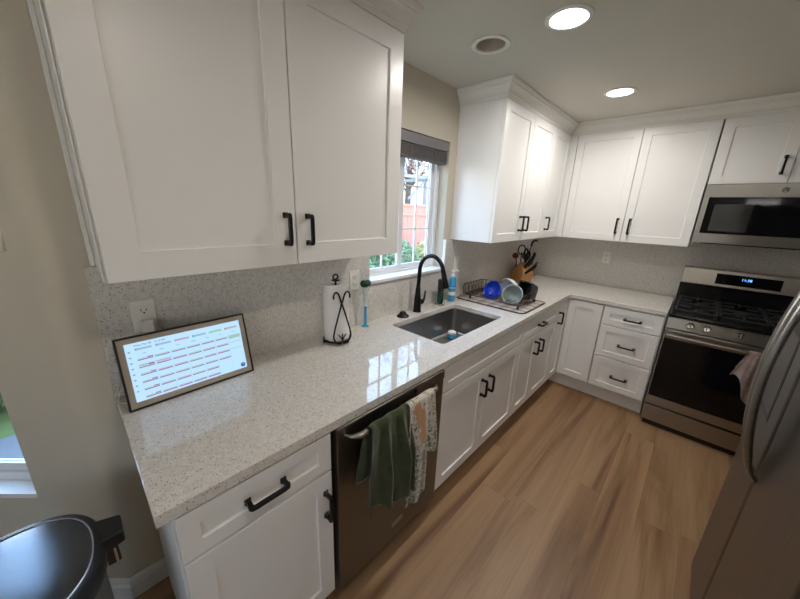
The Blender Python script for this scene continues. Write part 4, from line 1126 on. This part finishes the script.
b = B(); b.prism(None, [(-18.3, 8.7, 3.6), (-11.9, 8.7, 3.6), (-15.2, 8.7, 5.0)], [(-18.3, 26.3, 3.6), (-11.9, 26.3, 3.6), (-15.2, 26.3, 5.0)]); b.done('roof', plain('grey_roof', (.42, .44, .46), .9), t)
t = thing('pergola', 'grey timber pergola frame standing behind the fence', 'pergola', (-6.5, 8, -.35))
pg = plain('grey_timber', (.20, .21, .22), .8); b = B()
for x, y in ((-6.2, 6.6), (-6.2, 9.2), (-7.8, 6.6), (-7.8, 9.2)): b.box(x-.05, x+.05, y-.05, y+.05, -.35, 2.6)
b.done('posts', pg, t)
b = B(); b.box(-8.1, -5.9, 6.55, 6.65, 2.55, 2.65); b.box(-8.1, -5.9, 9.15, 9.25, 2.55, 2.65); b.box(-6.25, -6.15, 6.3, 9.5, 2.6, 2.7); b.done('beams', pg, t)
b = B(); b.tube([(-6.2, 8.3, 1.9), (-6.2, 9.2, 2.6)], .04, 6); b.tube([(-6.2, 7.4, 1.9), (-6.2, 6.6, 2.6)], .04, 6); b.done('brace', pg, t)
rnd = random.Random(11)
t = thing('tree', 'bare budding tree rising between the fence and the neighbouring house', 'tree', (-8.2, 10.5, -.35))
TX, TY = -8.2, 10.5
b = B(); b.tube([(TX, TY, -.35), (TX, TY, 2.5), (TX+.1, TY+.1, 5.)], [.16, .12, .05], 8)
for k in range(40):
    z = rnd.uniform(2.2, 5.2); a = rnd.uniform(0, 6.28); l = rnd.uniform(1., 2.6)
    p1 = Vector((TX, TY, z)); p2 = p1+Vector((math.cos(a)*l*.6, math.sin(a)*l*.6, l*.5)); p3 = p2+Vector((math.cos(a+.5)*l*.5, math.sin(a+.5)*l*.5, l*.4))
    b.tube([tuple(p1), tuple(p2), tuple(p3)], [.04, .02, .006], 5)
b.done('trunk', bark, t)
b = B(); leaves(b, (TX, TY, 4.9), (2.4, 2.9, 2.4), 4200, .12, rnd); b.done('foliage', budm, t, recalc=False)
roadm = plain('asphalt', (.13, .135, .15), .9, var=.1)
struct(B().box(-2.42, -1.34, -3.5, .2, -.349, -.335).done('path', roadm))

# ---------------------------------------------------------------- light
w = bpy.data.worlds.new('sky'); bpy.context.scene.world = w; w.use_nodes = True
nt = w.node_tree; bg_ = nt.nodes['Background']
tc = nd(nt, 'ShaderNodeTexCoord'); sp = nd(nt, 'ShaderNodeSeparateXYZ'); nt.links.new(tc.outputs['Generated'], sp.inputs['Vector'])
cl = nd(nt, 'ShaderNodeTexNoise'); cl.inputs['Scale'].default_value = 2.2; cl.inputs['Detail'].default_value = 5; nt.links.new(tc.outputs['Generated'], cl.inputs['Vector'])
r_ = ramp(nt, [(.38, (.20, .46, 1.)), (.62, (.50, .73, 1.))]); nt.links.new(cl.outputs['Fac'], r_.inputs['Fac'])
el_ = nd(nt, 'ShaderNodeMapRange'); el_.inputs['From Min'].default_value = .06; el_.inputs['From Max'].default_value = .34; nt.links.new(sp.outputs['Z'], el_.inputs['Value'])
hz = nd(nt, 'ShaderNodeMix', data_type='RGBA'); hz.inputs['A'].default_value = (1, .98, .95, 1); nt.links.new(el_.outputs['Result'], hz.inputs['Factor']); nt.links.new(r_.outputs['Color'], hz.inputs['B'])
nt.links.new(hz.outputs['Result'], bg_.inputs['Color'])
SKY = 5.0
bg_.inputs['Strength'].default_value = SKY
def portal(name, loc, direction, sx_, sz_):
    la = bpy.data.lights.new(name, 'AREA'); la.shape = 'RECTANGLE'; la.size = sx_; la.size_y = sz_
    la.cycles.is_portal = True
    o = bpy.data.objects.new(name, la); C.objects.link(o); o.location = loc
    o.rotation_euler = Vector(direction).to_track_quat('-Z', 'Y').to_euler()
portal('daylight_portal', (XW-.17, (WY0+WY1)/2, (WZ0+WZ1)/2), (1, 0, 0), WY1-WY0, WZ1-WZ0)
portal('daylight_portal', NF((NS0+NS1)/2, .15, (NZ0+NZ1)/2), (R2, -R2, 0), NS1-NS0, NZ1-NZ0)
portal('daylight_portal', (ex-.16, -2.4, 1.3), (1, 0, 0), 1.0, 1.0)
portal('daylight_portal', (2.1, -3.64, 1.5), (0, 1, 0), .6, 1.2)
portal('daylight_portal', (2.62, -2.1, 1.575), (-1, 0, 0), 1.0, .95)

# ---------------------------------------------------------------- camera
cam = bpy.data.cameras.new('camera'); co = bpy.data.objects.new('camera', cam); C.objects.link(co)
cam.sensor_fit = 'HORIZONTAL'; cam.sensor_width = 36; cam.lens = 314.94/800*36
cam.clip_start = .02
a_ = Vector((0.7236545, 0.68927577, 0.03497243)); u_ = Vector((-0.21507059, 0.17706825, 0.96041214)); n_v = Vector((0.65579631, -0.70252811, 0.27637918))
Mx = Matrix((a_, u_, n_v)).transposed().to_4x4(); Mx.translation = (1.37767, -.02701, 1.58417)
co.matrix_world = Mx
sc = bpy.context.scene; sc.camera = co
sc.view_settings.view_transform = 'Standard'; sc.view_settings.look = 'None'; sc.view_settings.gamma = 1; sc.view_settings.use_curve_mapping = False
sc.view_settings.exposure = 0.64
sc.cycles.max_bounces = 10; sc.cycles.diffuse_bounces = 6; sc.cycles.sample_clamp_indirect = 6
